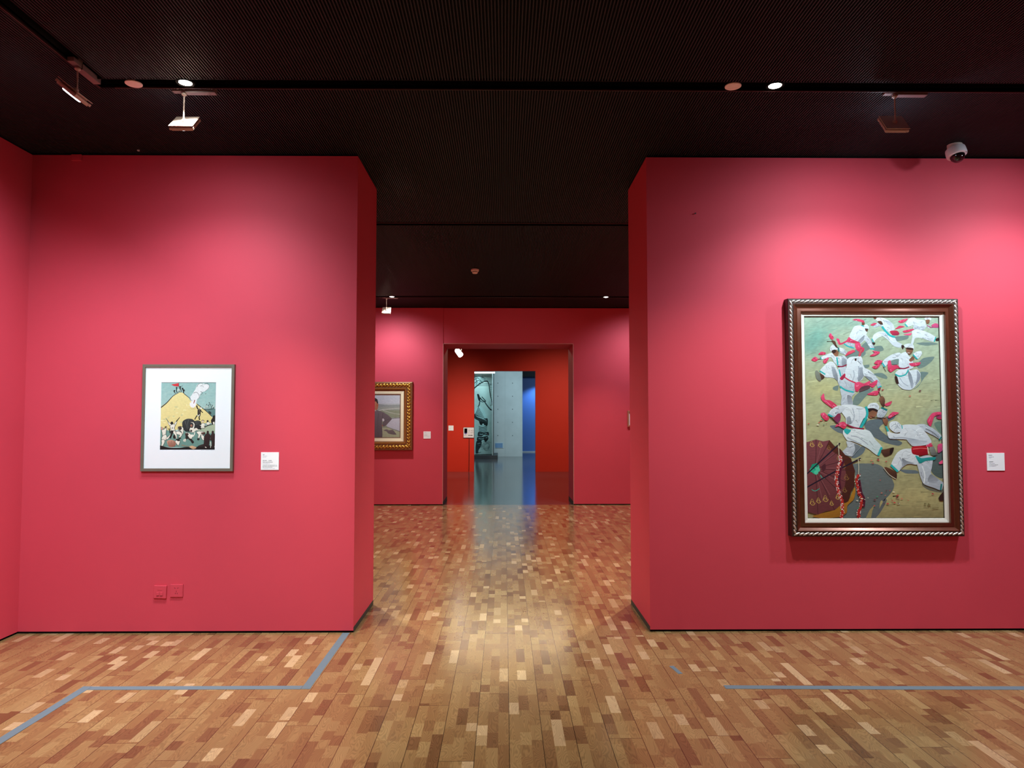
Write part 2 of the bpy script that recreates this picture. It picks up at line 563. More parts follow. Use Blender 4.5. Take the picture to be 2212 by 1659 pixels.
# ------------------------------------------------------------------ lamps in the ceiling channels
def track_lamp(x, y, axis, side, label, zrod=3.10, along=(1, 0, 0), adlen=(0.05, 0.165), group=None, mtl=None):
    """adapter box in the channel, thin drop rod, flat square head; axis = direction it shines"""
    mtl = mtl or LAMPGREY
    t = thing('track_lamp', label, 'lamp', (x, y, 3.262), group)
    al = Vector(along)
    ac = al.cross(Vector((0, 0, 1)))
    a, b = adlen
    m = MB()
    m.obox(al * (b / 2 + 0.012), al, ac, (0, 0, 1), b / 2, 0.019, 0.016)
    m.obox(al * (-a / 2 - 0.012) + Vector((0, 0, 0.004)), al, ac, (0, 0, 1), a / 2, 0.017, 0.012)
    m.obox((0, 0, 0.012), al, ac, (0, 0, 1), 0.02, 0.014, 0.02)
    m.build('adapter', ADAPT, t, bevel=0.002)
    MB().lathe([(0.009, 0.0), (0.0145, -0.003), (0.0145, -0.010), (0.008, -0.016), (0.004, -0.018)], (0, 0, -0.012), (0, 0, 1), 20).build('joint_ring', mtl, t, smooth=True)
    zl = zrod - 3.262
    MB().tube([(0, 0, -0.026), (0, 0, zl)], 0.0042, 12).build('rod', mtl, t, smooth=True)
    ax = Vector(axis).normalized()
    sd = Vector(side).normalized()
    up = ax.cross(sd).normalized()
    c = Vector((0, 0, zl)) + ax * 0.012
    MB().lathe([(0.014, 0.0), (0.014, 0.005), (0.009, 0.011), (0.004, 0.013)], c - ax * 0.002, -ax, 20).build('swivel', mtl, t, smooth=True)
    m = MB()
    m.obox(c, sd, up, ax, 0.066, 0.066, 0.002)
    m.obox(c + ax * 0.007, sd, up, ax, 0.047, 0.047, 0.006)
    plate = m.build('cover_plate', mtl, t, bevel=0.0012)
    m = MB()
    m.obox(c + ax * 0.017, sd, up, ax, 0.064, 0.064, 0.0055)
    m.obox(c + ax * 0.0255, sd, up, ax, 0.058, 0.058, 0.0045)
    for i in (-1, 1):
        for j in (-1, 1):
            m.obox(c + ax * 0.0165 + sd * (0.0575 * i) + up * (0.0575 * j), sd, up, ax, 0.0085, 0.0085, 0.007)
    hd = m.build('housing', mtl, t, bevel=0.0012)
    plate.parent = hd
    l = MB().lathe([(0.047, 0.0), (0.047, 0.004), (0.042, 0.0065)], c + ax * 0.0298, ax, 32).build('lens', LED, hd)
    plabel(l, 'glowing white lens')
    return t


e2, e3 = R(46), R(37)
track_lamp(-1.785, 3.90, (0, math.cos(e2), -math.sin(e2)), (1, 0, 0), 'square track lamp with brightly lit pale top above the small framed print', 3.102)
track_lamp(2.19, 3.885, (0, math.cos(e3), -math.sin(e3)), (1, 0, 0), 'square track lamp with dark unlit top above the large painting of dancers', 3.108)
e1 = R(51)
track_lamp(-2.205, 3.615, (-math.cos(e1), 0, -math.sin(e1)), (0, 1, 0), 'track lamp turned to the left wall, its glowing lens seen edge-on', 3.14, along=(0, 1, 0), adlen=(0.05, 0.165))
track_lamp(-1.80, 10.79, (0, math.cos(R(40)), -math.sin(R(40))), (1, 0, 0), 'small pale track lamp in the second room above the portrait', 3.08)


def downlight(x, y, label):
    t = thing('downlight', label, 'lamp', (x, y, 3.262))
    MB().lathe([(0.050, 0.012), (0.050, 0.0), (0.046, -0.004), (0.036, -0.002), (0.034, 0.012)], (0, 0, 0), (0, 0, 1), 32).build('trim_ring', BLACKGAP, t, smooth=True)
    MB().lathe([(0.034, 0.006), (0.034, -0.001), (0.026, -0.003)], (0, 0, 0), (0, 0, 1), 32).build('lens', LEDW, t)
    MB().lathe([(0.030, 0.012), (0.030, 0.1)], (0, 0, 0), (0, 0, 1), 16).build('can', WHITEPL, t)
    return t


downlight(-1.734, 3.800, 'glaring white downlight in the ceiling channel left of the opening')
downlight(1.484, 3.800, 'glaring white downlight in the ceiling channel right of the opening')
downlight(-1.703, 10.70, 'small lit downlight in the far channel beside the portrait lamp')
downlight(1.543, 10.70, 'small lit downlight in the far channel near the right pillar')


def disc(x, y, label):
    t = thing('ceiling_disc', label, 'cover plate', (x, y, 3.262))
    MB().lathe([(0.006, 0.03), (0.006, 0.0)], (0, 0, 0), (0, 0, 1), 12).build('fixing', WHITEPL, t)
    MB().lathe([(0.044, 0.0), (0.044, -0.004), (0.041, -0.006)], (0, 0, 0), (0, 0, 1), 40).build('disc', mat('pale_disc_plastic', (250, 240, 232), 0.5), t)


disc(-2.019, 3.811, 'round pale disc in the ceiling channel near the left corner')
disc(1.254, 3.805, 'round pale disc in the ceiling channel right of the opening')

# smoke detector
t = thing('smoke_detector', 'small white smoke detector under the ceiling of the second room', 'smoke detector', (-0.363, 8.69, 3.262))
MB().lathe([(0.050, 0.0), (0.050, -0.020), (0.044, -0.026)], n=32).build('base', WHITEPL, t, smooth=True)
MB().lathe([(0.030, -0.026), (0.030, -0.034)], n=24).build('sensing_slot', mat('dark_sensor_slot', (60, 40, 36), .6), t)
MB().lathe([(0.036, -0.034), (0.034, -0.046), (0.026, -0.052)], n=32).build('cap', WHITEPL, t, smooth=True)

# security camera, a white tilted dome housing under the ceiling by the right wall
t = thing('security_camera', 'white dome security camera under the ceiling by the right wall', 'camera', (3.005, 4.62, 3.262))
axd = Vector((0.10, -0.26, -1)).normalized()
MB().lathe([(0.045, 0.0), (0.045, -0.04)], (0, 0.01, 0), (0, 0, 1), 28).build('mount', WHITEPL, t)
CW = mat('white_camera_plastic', (232, 234, 242), 0.35)
DC = Vector((0, 0.01, -0.026))
MB().lathe([(0.050, 0.0), (0.059, 0.005), (0.061, 0.016), (0.062, 0.046), (0.059, 0.055), (0.048, 0.058)], DC, axd, 40).build('housing', CW, t, smooth=True)
dome = [(0.045 * math.cos(a), 0.056 + 0.047 * math.sin(a)) for a in [R(k) for k in range(0, 91, 10)]]
MB().lathe(dome, DC, axd, 36).build('dome', mat('black_glossy_dome', (16, 16, 18), 0.06, spec=0.8), t, smooth=True)
MB().obox(Vector((0.043, -0.039, -0.062)), (0.77, 0.64, 0), (0, 0, 1), (0.64, -0.77, 0), 0.008, 0.006, 0.003).build('slot', mat('dark_camera_slot', (40, 46, 70), .6), t)

# ------------------------------------------------------------------ floor tape
def tape(pts, label, w=0.048):
    m = MB()
    for (x0, y0), (x1, y1) in zip(pts[:-1], pts[1:]):
        d = Vector((x1 - x0, y1 - y0, 0)).normalized()
        n = Vector((-d.y, d.x, 0)) * w / 2
        ln = math.hypot(x1 - x0, y1 - y0)
        k = max(2, int(ln / 0.06))
        top = []
        for i in range(k + 1):
            f = i / k
            p = Vector((x0 + (x1 - x0) * f, y0 + (y1 - y0) * f, 0))
            j = rng.uniform(-.0012, .0012)
            top.append((p + n * (1 + j * 20), p - n * (1 + j * 20)))
        vs, fs = [], []
        for z in (0.0003, 0.0011):
            for q in top:
                vs += [(q[0].x, q[0].y, z), (q[1].x, q[1].y, z)]
        s = (k + 1) * 2
        for i in range(k):
            a = 2 * i
            fs.append((s + a, s + a + 1, s + a + 3, s + a + 2))
            fs.append((a, a + 2, s + a + 2, s + a))
            fs.append((a + 1, s + a + 1, s + a + 3, a + 3))
        fs += [(0, s, s + 1, 1), (2 * k, 2 * k + 1, s + 2 * k + 1, s + 2 * k)]
        m.add(vs, fs)
    o = m.build('floor_tape', TAPE)
    return tag(o, label, 'tape')


tape([(-1.060, 4.846), (-1.058, 3.862)], 'grey-blue floor tape running forward from the left pillar corner')
tape([(-1.084, 3.884), (-2.212, 3.886)], 'grey-blue floor tape across the floor before the framed print')
tape([(-2.237, 3.912), (-2.27, 2.70)], 'grey-blue floor tape running from the front left bend towards the viewer')
tape([(1.182, 3.866), (2.05, 3.845), (3.6, 3.822)], 'grey-blue floor tape before the large painting of dancers')
tape([(0.972, 4.19), (0.995, 4.065)], 'short scrap of grey-blue tape on the floor right of the opening', 0.026)

# ------------------------------------------------------------------ sockets painted over on the left wall
def socket(x, z, kind, label, tilt=0.0, thick=0.011):
    t = thing('wall_socket', label, 'socket', (x, FY, z))
    t.rotation_euler = (0, tilt, 0)
    s = 0.0425
    MB().box(-s, s, -thick, 0, -s, s).build('cover_plate', RED, t, bevel=0.003)
    RD = mat('deep_red_socket_hole', (110, 26, 38), 0.8)
    m = MB()
    if kind == 'switch':
        f = MB()
        f.box(-0.022, -0.002, -thick - .004, -thick, -0.024, 0.0)
        f.box(0.002, 0.022, -thick - .004, -thick, -0.024, 0.0)
        f.build('jack_cover', RED, t, bevel=0.002)
        MB().box(-0.016, 0.014, -thick - .0015, -thick, 0.014, 0.020).build('name_slot', RED, t, bevel=0.001)
        m.box(-0.019, -0.008, -thick - .0008, -thick, -0.0275, -0.0245)
        m.box(0.004, 0.017, -thick - .0008, -thick, -0.0275, -0.0245)
    else:
        c30 = 0.0058
        for px, pz, an in ((-0.010, 0.018, 0.6), (0.010, 0.018, -0.6), (0.0, -0.004, math.pi / 2)):
            m.obox((px, -thick, pz), (math.cos(an), 0, -math.sin(an)), (0, 1, 0), (math.sin(an), 0, math.cos(an)), 0.0045, .0006, 0.0014)
        for px in (-0.0065, 0.0065):
            m.obox((px, -thick, -0.017), (1, 0, 0), (0, 1, 0), (0, 0, 1), 0.0016, .0006, 0.0045)
    m.build('socket_holes', RD, t)


socket(-2.305, 0.276, 'switch', 'red painted data socket with two square covers, the left of the wall pair', 0.03, 0.014)
socket(-2.197, 0.283, 'plug', 'red painted power socket with five pin slots, the right of the wall pair', 0.0, 0.010)

# nail and the small box by the left corner
t = MB().lathe([(0.0022, 0.0), (0.0022, 0.012), (0.0055, 0.012), (0.0055, 0.014)], (1.32, FY, 2.853), (0, -1, 0), 12).build('nail', mat('dark_nail_steel', (52, 24, 28), .5))
tag(t, 'single dark nail left in the bare right wall', 'nail')
t = MB().box(-2.98, -2.91, FY - 0.012, FY, 3.208, 3.252).build('junction_box', RED, bevel=0.003)
tag(t, 'small red painted box at the top of the left wall near the corner', 'box')
t = MB().obox((-2.49, 4.78, 3.258), (1, 0, 0), (0, 1, 0), (0, 0, 1), 0.007, 0.006, 0.005).build('ceiling_clip', WHITEPL, bevel=0.002)
tag(t, 'tiny pale clip under the ceiling above the small framed print', 'clip')


# ------------------------------------------------------------------ label cards
def marks(rows, w, h, depth=0.0006, seed=1):
    """rows: (left, right, centre height, mark height) as fractions; small strokes of blurred printing"""
    r = random.Random(seed)
    m = MB()
    for x0, x1, zc, zh in rows:
        x = x0 * w
        hh_ = zh * h
        while x < x1 * w:
            ww = r.uniform(0.35, 0.75) * hh_
            if x + ww > x1 * w:
                break
            k = r.random()
            zz = zc * h + r.uniform(-.06, .06) * hh_
            if k < 0.45:
                m.box(x, x + ww * 0.28, -depth, 0, zz - hh_ / 2, zz + hh_ / 2)
                m.box(x, x + ww, -depth, 0, zz - hh_ * .08, zz + hh_ * .08)
            elif k < 0.8:
                m.box(x, x + ww, -depth, 0, zz + hh_ * .25, zz + hh_ * .4)
                m.box(x, x + ww, -depth, 0, zz - hh_ * .4, zz - hh_ * .25)
                m.box(x + ww * .4, x + ww * .62, -depth, 0, zz - hh_ / 2, zz + hh_ / 2)
            else:
                m.box(x, x + ww, -depth, 0, zz - hh_ * .3, zz + hh_ * .3)
            x += ww + hh_ * 0.18
            if r.random() < 0.16 and hh_ < 0.004:
                x += hh_ * 0.5
    return m


def label_card(x, y, z, w, h, label, dark, pale, seed=1):
    t = thing('label_card', label, 'label', (x, y, z))
    MB().box(0, w, -0.005, 0, 0, h).build('card', CARD, t, bevel=0.0006)
    m = marks(dark, w, h, seed=seed).build('lettering', INK, t)
    m.location = (0, -0.005, 0)
    if pale:
        m = marks(pale, w, h, seed=seed + 5).build('fine_lettering', INKL, t)
        m.location = (0, -0.005, 0)
    return t


label_card(-1.648, FY, 1.0885, 0.121, 0.119, 'white label card right of the small framed print',
           [(.10, .23, .865, .055), (.10, .36, .530, .052), (.42, .62, .530, .052), (.10, .70, .440, .05), (.10, .90, .275, .030), (.10, .93, .215, .030), (.10, .66, .160, .030)],
           [(.10, .35, .785, .030), (.10, .31, .715, .028), (.10, .52, .355, .028), (.10, .80, .088, .024)], 3)
label_card(3.305, FY, 1.080, 0.121, 0.120, 'white label card right of the large painting of dancers',
           [(.10, .30, .875, .048), (.12, .37, .505, .052), (.12, .62, .330, .03)],
           [(.10, .40, .775, .032), (.12, .25, .715, .026), (.12, .45, .410, .028), (.12, .53, .255, .028)], 8)
label_card(-1.330, D2 - 0.012, 1.086, 0.119, 0.118, 'white label card beside the gold framed portrait',
           [(.12, .36, .87, .05), (.12, .58, .50, .06)], [(.12, .52, .76, .04), (.12, .85, .33, .04)], 11)
label_card(-1.470, D3, 1.079, 0.132, 0.133, 'white label card on the vermilion wall of the third room',
           [(.15, .30, .80, .06)], [(.15, .50, .42, .06), (.15, .42, .30, .05)], 14)

# direction sign with its cable on the vermilion wall
t = thing('direction_sign', 'white sign with a blue picture and a black arrow beside the hall doorway', 'sign', (-1.073, D3, 0.893))
MB().box(0, 0.272, -0.03, 0, 0, 0.266).build('panel', mat('white_sign_panel', (232, 224, 228), 0.5), t, bevel=0.003)
MB().box(-0.006, 0.278, -0.024, -0.001, -0.007, 0.273).build('back_box', mat('black_sign_back', (20, 14, 16), .5), t)
PB = mat('dark_blue_print', (104, 96, 168), 0.6, var=0.7, scale=22)
m = MB()
m.add([(0.022, -0.0306, 0.125), (0.022, -0.0306, 0.242), (0.100, -0.0306, 0.242), (0.096, -0.0306, 0.110), (0.060, -0.0306, 0.088), (0.034, -0.0306, 0.092)], [(0, 1, 2, 3, 4, 5)])
m.box(0.022, 0.0985, -0.0306, -0.03, 0.125, 0.242)
m.build('picture', PB, t)
IK = mat('black_sign_ink', (46, 40, 46), .6)
m = marks([(.50, .60, .82, .07), (.82, .92, .82, .06), (.44, .66, .67, .085), (.72, .99, .67, .085), (.48, .58, .485, .08), (.68, .95, .485, .08), (.10, .34, .215, .07)], 0.272, 0.266, seed=4).build('lettering', IK, t)
m.location = (0, -0.03, 0)
m = MB()
m.box(0.120, 0.215, -0.031, -0.03, 0.055, 0.068)
m.add([(0.215, -0.031, 0.046), (0.215, -0.031, 0.077), (0.246, -0.031, 0.0615)], [(0, 1, 2)])
m.build('arrow', mat('black_arrow_ink', (12, 10, 12), .5), t)
m = MB()
m.tube([(0.147, -0.012, 0.0), (0.148, -0.012, -0.45), (0.145, -0.013, -0.88)], 0.0075, 8)
m.build('cable', mat('black_cable', (18, 10, 10), .5), t)

# spotlight head in the vermilion room
t = thing('spotlight', 'white lit spotlight hanging in the vermilion room', 'lamp', (-1.00, 16.0, 3.34))
MB().tube([(0.03, 0, 0.0), (0.03, 0, -0.40)], 0.008, 10).build('rod', WHITEPL, t)
axs = Vector((0.45, -0.35, -0.60)).normalized()
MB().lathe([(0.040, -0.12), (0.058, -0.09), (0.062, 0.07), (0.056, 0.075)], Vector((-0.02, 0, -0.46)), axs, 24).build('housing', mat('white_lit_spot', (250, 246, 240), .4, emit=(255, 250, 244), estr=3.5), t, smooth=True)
MB().lathe([(0.054, 0.0), (0.054, 0.003)], Vector((-0.02, 0, -0.46)) + axs * 0.075, axs, 24).build('lens', LED, t)
t = MB().lathe([(0.05, 0.0), (0.05, -0.03), (0.03, -0.045)], (0.62, 14.3, 3.34), (0, 0, 1), 20).build('smoke_detector', WHITEPL, smooth=True)
tag(t, 'pale smoke detector on the ceiling of the vermilion room', 'smoke detector')

# bluish panel low on the concrete wall
t = thing('access_panel', 'bluish metal panel set low in the concrete wall', 'panel', (-0.33, 25.9, 0.295))
MB().box(0, 0.30, -0.012, 0, 0, 0.215).build('frame', mat('pale_panel_frame', (176, 192, 196), .5), t, bevel=0.003)
MB().box(0.0, 0.268, -0.016, -0.012, 0.018, 0.185).build('door', mat('blue_panel_face', (104, 142, 178), .4), t)


# ------------------------------------------------------------------ pictures: painted surfaces
def art_mat(name, sx=14.0, sz=60.0, amp=0.10, rough=0.45, gain=1.0):
    m = bpy.data.materials.new(name)
    m.use_nodes = True
    N, L = nodes(m)
    b = N['Principled BSDF']
    b.inputs['Roughness'].default_value = rough
    b.inputs['Specular IOR Level'].default_value = 0.25
    at = N.new('ShaderNodeAttribute')
    at.attribute_name = 'paint'
    tc = N.new('ShaderNodeTexCoord')
    mp = N.new('ShaderNodeMapping')
    mp.inputs['Scale'].default_value = (sx, 1, sz)
    mp.inputs['Rotation'].default_value = (0, 0.35, 0)
    L.new(tc.outputs['Object'], mp.inputs[0])
    nz = N.new('ShaderNodeTexNoise')
    nz.inputs['Scale'].default_value = 1.0
    nz.inputs['Detail'].default_value = 5
    L.new(mp.outputs[0], nz.inputs['Vector'])
    mr = N.new('ShaderNodeMapRange')
    mr.inputs['From Min'].default_value = 0.25
    mr.inputs['From Max'].default_value = 0.75
    mr.inputs['To Min'].default_value = (1 - amp) * gain
    mr.inputs['To Max'].default_value = (1 + amp) * gain
    L.new(nz.outputs['Fac'], mr.inputs['Value'])
    sc = N.new('ShaderNodeVectorMath')
    sc.operation = 'SCALE'
    L.new(at.outputs['Color'], sc.inputs[0])
    L.new(mr.outputs[0], sc.inputs['Scale'])
    L.new(sc.outputs[0], b.inputs['Base Color'])
    return m


def smooth_closed(pts, n=4):
    k = len(pts)
    out = []
    for i in range(k):
        p0, p1, p2, p3 = pts[(i - 1) % k], pts[i], pts[(i + 1) % k], pts[(i + 2) % k]
        for j in range(n):
            t = j / n
            q = []
            for a in (0, 1):
                m1 = (p2[a] - p0[a]) * 0.36
                m2 = (p3[a] - p1[a]) * 0.36
                t2, t3 = t * t, t * t * t
                q.append((2 * t3 - 3 * t2 + 1) * p1[a] + (t3 - 2 * t2 + t) * m1 + (-2 * t3 + 3 * t2) * p2[a] + (t3 - t2) * m2)
            out.append(tuple(q))
    return out


def smooth_open(pts, n=4):
    if len(pts) < 3:
        return list(pts)
    ext = [pts[0]] + list(pts) + [pts[-1]]
    out = []
    for i in range(1, len(ext) - 2):
        p0, p1, p2, p3 = ext[i - 1], ext[i], ext[i + 1], ext[i + 2]
        for j in range(n):
            t = j / n
            q = []
            for a in (0, 1):
                q.append(0.5 * (2 * p1[a] + (p2[a] - p0[a]) * t + (2 * p0[a] - 5 * p1[a] + 4 * p2[a] - p3[a]) * t * t + (3 * p1[a] - p0[a] - 3 * p2[a] + p3[a]) * t ** 3))
            out.append(tuple(q))
    out.append(pts[-1])
    return out


class Art:
    """layers of paint on a canvas; coordinates are free, tr maps them to metres on the canvas"""

    def __init__(self, tr, clip):
        self.tr, self.clip = tr, clip
        self.v, self.f, self.c = [], [], []
        self.layer = 0
        self.step = 7e-6
        self.hold = None

    def bg(self, fn, w, h, nx, nz):
        k = len(self.v)
        for j in range(nz + 1):
            for i in range(nx + 1):
                self.v.append((w * i / nx, 0.0, h * j / nz))
        for j in range(nz):
            for i in range(nx):
                ids = [(i, j), (i + 1, j), (i + 1, j + 1), (i, j + 1)]
                self.f.append(tuple(k + b * (nx + 1) + a for a, b in ids))
                self.c.append([lin(fn(a / nx, b / nz)) for a, b in ids])

    def poly(self, pts, col, col2=None, sm=True):
        if sm and len(pts) > 2:
            pts = smooth_closed(pts)
        q = [self.tr(*p) for p in pts]
        x0, x1, z0, z1 = self.clip
        q = [(min(max(x, x0), x1), min(max(z, z0), z1)) for x, z in q]
        r = [q[0]]
        for p in q[1:]:
            if abs(p[0] - r[-1][0]) + abs(p[1] - r[-1][1]) > 1e-6:
                r.append(p)
        if len(r) > 2 and abs(r[0][0] - r[-1][0]) + abs(r[0][1] - r[-1][1]) < 1e-6:
            r.pop()
        if len(r) < 3:
            return
        if self.hold is not None:
            self.hold = (self.hold + 1) % 5
            y = -(self.layer + 1 + self.hold) * self.step
        else:
            self.layer += 1
            y = -self.layer * self.step
        k = len(self.v)
        self.v += [(x, y, z) for x, z in r]
        self.f.append(tuple(range(k, k + len(r))))
        zs = [z for _, z in r]
        xs = [x for x, _ in r]
        zr = max(zs) - min(zs) + 1e-9
        xr = max(xs) - min(xs) + 1e-9
        cc = []
        for x, z in r:
            t = 0.0
            if col2:
                t = min(1, max(0, 0.7 * (max(zs) - z) / zr + 0.3 * (x - min(xs)) / xr))
                c = [a + (b - a) * t for a, b in zip(col, col2)]
            else:
                c = col
            cc.append(lin(c))
        self.c.append(cc)

    def line(self, pts, w, col, w2=None, sm=True):
        if sm:
            pts = smooth_open(pts)
        w2 = w if w2 is None else w2
        n = len(pts)
        a, b = [], []
        for i, p in enumerate(pts):
            p0, p1 = pts[max(i - 1, 0)], pts[min(i + 1, n - 1)]
            dx, dy = p1[0] - p0[0], p1[1] - p0[1]
            l = math.hypot(dx, dy) or 1
            ww = (w + (w2 - w) * i / max(n - 1, 1)) / 2
            a.append((p[0] - dy / l * ww, p[1] + dx / l * ww))
            b.append((p[0] + dy / l * ww, p[1] - dx / l * ww))
        for i in range(n - 1):
            lay, hd = self.layer, self.hold
            self.poly([a[i], a[i + 1], b[i + 1], b[i]], col, sm=False)
            if i < n - 2:
                self.layer, self.hold = lay, hd

    def begin(self):
        self.hold = 0

    def end(self):
        self.hold = None
        self.layer += 6

    def folds(self, pts, n, dark, light, w=9, seed=0):
        """short brush strokes along a garment, kept inside its outline"""
        r = random.Random(seed * 131 + len(pts))
        P = smooth_closed(pts, 3)

        def inside(x, y):
            c = False
            for i in range(len(P)):
                (x1, y1), (x2, y2) = P[i - 1], P[i]
                if (y1 > y) != (y2 > y) and x < (x2 - x1) * (y - y1) / (y2 - y1) + x1:
                    c = not c
            return c
        mx = sum(p[0] for p in P) / len(P)
        my = sum(p[1] for p in P) / len(P)
        sxx = sum((p[0] - mx) ** 2 for p in P)
        syy = sum((p[1] - my) ** 2 for p in P)
        sxy = sum((p[0] - mx) * (p[1] - my) for p in P)
        an = 0.5 * math.atan2(2 * sxy, sxx - syy)
        x0, x1 = min(p[0] for p in P), max(p[0] for p in P)
        y0, y1 = min(p[1] for p in P), max(p[1] for p in P)
        sz = math.sqrt((x1 - x0) * (y1 - y0))
        self.begin()
        k = t = 0
        while k < n and t < n * 12:
            t += 1
            u, v = r.uniform(x0, x1), r.uniform(y0, y1)
            a = an + r.gauss(0, 0.45)
            l = sz * r.uniform(0.14, 0.34)
            bend = r.uniform(-.22, .22) * l
            q = [(u - math.cos(a) * l / 2, v - math.sin(a) * l / 2), (u - math.sin(a) * bend, v + math.cos(a) * bend), (u + math.cos(a) * l / 2, v + math.sin(a) * l / 2)]
            if not all(inside(*p) for p in q):
                continue
            c = light if r.random() < 0.45 else dark
            j = r.uniform(-10, 10)
            self.line(q, w * r.uniform(.5, 1.3), tuple(min(255, max(0, b_ + j)) for b_ in c), 2)
            k += 1
        self.end()

    def cloth(self, pts, c1, c2, n=9, seed=0, w=9):
        self.poly(pts, c1, c2)
        self.folds(pts, n, tuple(a * .84 for a in c2), tuple(min(255, a * 1.03 + 3) for a in c1), w, seed)

    def ell(self, cx, cy, rx, ry, col, col2=None, rot=0.0, n=18):
        pts = []
        for i in range(n):
            t = 2 * math.pi * i / n
            x, y = rx * math.cos(t), ry * math.sin(t)
            pts.append((cx + x * math.cos(rot) - y * math.sin(rot), cy + x * math.sin(rot) + y * math.cos(rot)))
        self.poly(pts, col, col2, sm=False)

    def build(self, name, m, parent):
        me = bpy.data.meshes.new(name)
        me.from_pydata(self.v, [], self.f)
        at = me.color_attributes.new('paint', 'FLOAT_COLOR', 'CORNER')
        flat = []
        for face in self.c:
            for c in face:
                flat += [c[0], c[1], c[2], 1.0]
        at.data.foreach_set('color', flat)
        me.materials.append(m)
        me.update()
        o = bpy.data.objects.new(name, me)
        COL.objects.link(o)
        o.parent = parent
        return o


def ring(w, h, prof):
    """mitred moulding round a w x h rectangle; prof = (inset, protrusion) points; x right, z up, -y to the viewer"""
    m = MB()
    vs = []
    for u, p in prof:
        vs += [(u, -p, u), (w - u, -p, u), (w - u, -p, h - u), (u, -p, h - u)]
    fs = []
    for k in range(len(prof) - 1):
        for i in range(4):
            j = (i + 1) % 4
            fs.append((4 * k + i, 4 * k + j, 4 * (k + 1) + j, 4 * (k + 1) + i))
    return m.add(vs, fs)


def rope(w, h, u0, u1, p, step, slant=0.5, rise=0.006, twin=True):
    """carved leaf and rope ornament along the four rails"""
    m = MB()
    uc, hw = (u0 + u1) / 2, (u1 - u0) / 2
    for side in range(4):
        ln = w if side in (0, 2) else h
        e_ = u0 + hw * 0.9
        n = int((ln - 2 * e_) / step)
        st = (ln - 2 * e_) / n
        for i in range(n):
            s = e_ + (i + 0.5) * st
            for q in ((-0.25, 0.25) if twin else (0,)):
                ss = s + q * st
                if side == 0:
                    c, al, ac = (ss, uc), (1, 0), (0, 1)
                elif side == 1:
                    c, al, ac = (w - uc, ss), (0, 1), (-1, 0)
                elif side == 2:
                    c, al, ac = (w - ss, h - uc), (-1, 0), (0, -1)
                else:
                    c, al, ac = (uc, h - ss), (0, -1), (1, 0)
                d = (al[0] * math.cos(slant) + ac[0] * math.sin(slant), al[1] * math.cos(slant) + ac[1] * math.sin(slant))
                e = (-d[1], d[0])
                L_ = hw * 1.45 if twin else st * 0.5
                wd = st * (0.125 if twin else 0.26)
                k = 1.0 if q <= 0 else 0.8
                m.blob((c[0], -p, c[1]), (d[0] * L_ * k, 0, d[1] * L_ * k), (e[0] * wd, 0, e[1] * wd), (0, -rise, 0), 8, 5)
    return m


GRAIN = mat('stained_mahogany_frame', (100, 50, 32), 0.28, metal=0.45, var=0.25, scale=25, coat=1.0)
SILV = mat('tarnished_silver_leaf', (214, 206, 198), 0.34, metal=0.75, var=0.25, scale=60)
DARKW = mat('dark_brown_frame_wood', (58, 34, 28), 0.45, var=0.2, scale=20)
LINEN = mat('white_linen_liner', (222, 216, 206), 0.8, var=0.05, scale=200)
LIPB = mat('black_rebate', (28, 22, 26), 0.7)

# ---------------------------------------------------------------- the large painting
FW_, FH_ = 1.170, 1.611
t = thing('framed_painting', 'large ornately framed oil painting of white-clad dancers with pink sashes', 'painting', (1.930, FY, 0.643))
ring(FW_, FH_, [(0, 0), (0, 0.056), (0.003, 0.064), (0.037, 0.066)]).build('frame_side', DARKW, t)
sc_ = [(0.037, 0.066), (0.037, 0.069), (0.0405, 0.0695), (0.0420, 0.068), (0.0575, 0.0555), (0.0605, 0.0535), (0.0640, 0.0528), (0.0670, 0.0535),
       (0.0700, 0.0548), (0.0865, 0.0625), (0.0885, 0.0628), (0.0915, 0.0610), (0.0930, 0.046)]
plabel(ring(FW_, FH_, sc_).build('frame_moulding', GRAIN, t, smooth=True), 'glossy reddish brown hollow moulding')
plabel(rope(FW_, FH_, 0.003, 0.037, 0.063, 0.060, 0.42, 0.010).build('rope_trim', SILV, t, smooth=True), 'carved silver rope trim')
plabel(ring(FW_, FH_, [(0.0925, 0.034), (0.0925, 0.046), (0.094, 0.047), (0.117, 0.042), (0.119, 0.0405), (0.1195, 0.033)]).build('liner', LINEN, t), 'white linen liner')
ring(FW_, FH_, [(0.1193, 0.038), (0.1215, 0.037), (0.1215, 0.031)]).build('rebate', LIPB, t)

CW_, CH_ = FW_ - 2 * 0.120, FH_ - 2 * 0.120


def tr1(u, v):
    s = (v - 288) / 2273
    xl, xr = 300 + 45 * s, 1850 + 65 * s
    return ((u - xl) / (xr - xl) * CW_, (1 - s) * CH_)


A = Art(tr1, (0, CW_, 0, CH_))


def mixc(a, b, t):
    t = min(1, max(0, t))
    return tuple(x + (y - x) * t for x, y in zip(a, b))


def gs(x, y, cx, cy, rx, ry):
    return math.exp(-((x - cx) / rx) ** 2 - ((y - cy) / ry) ** 2)


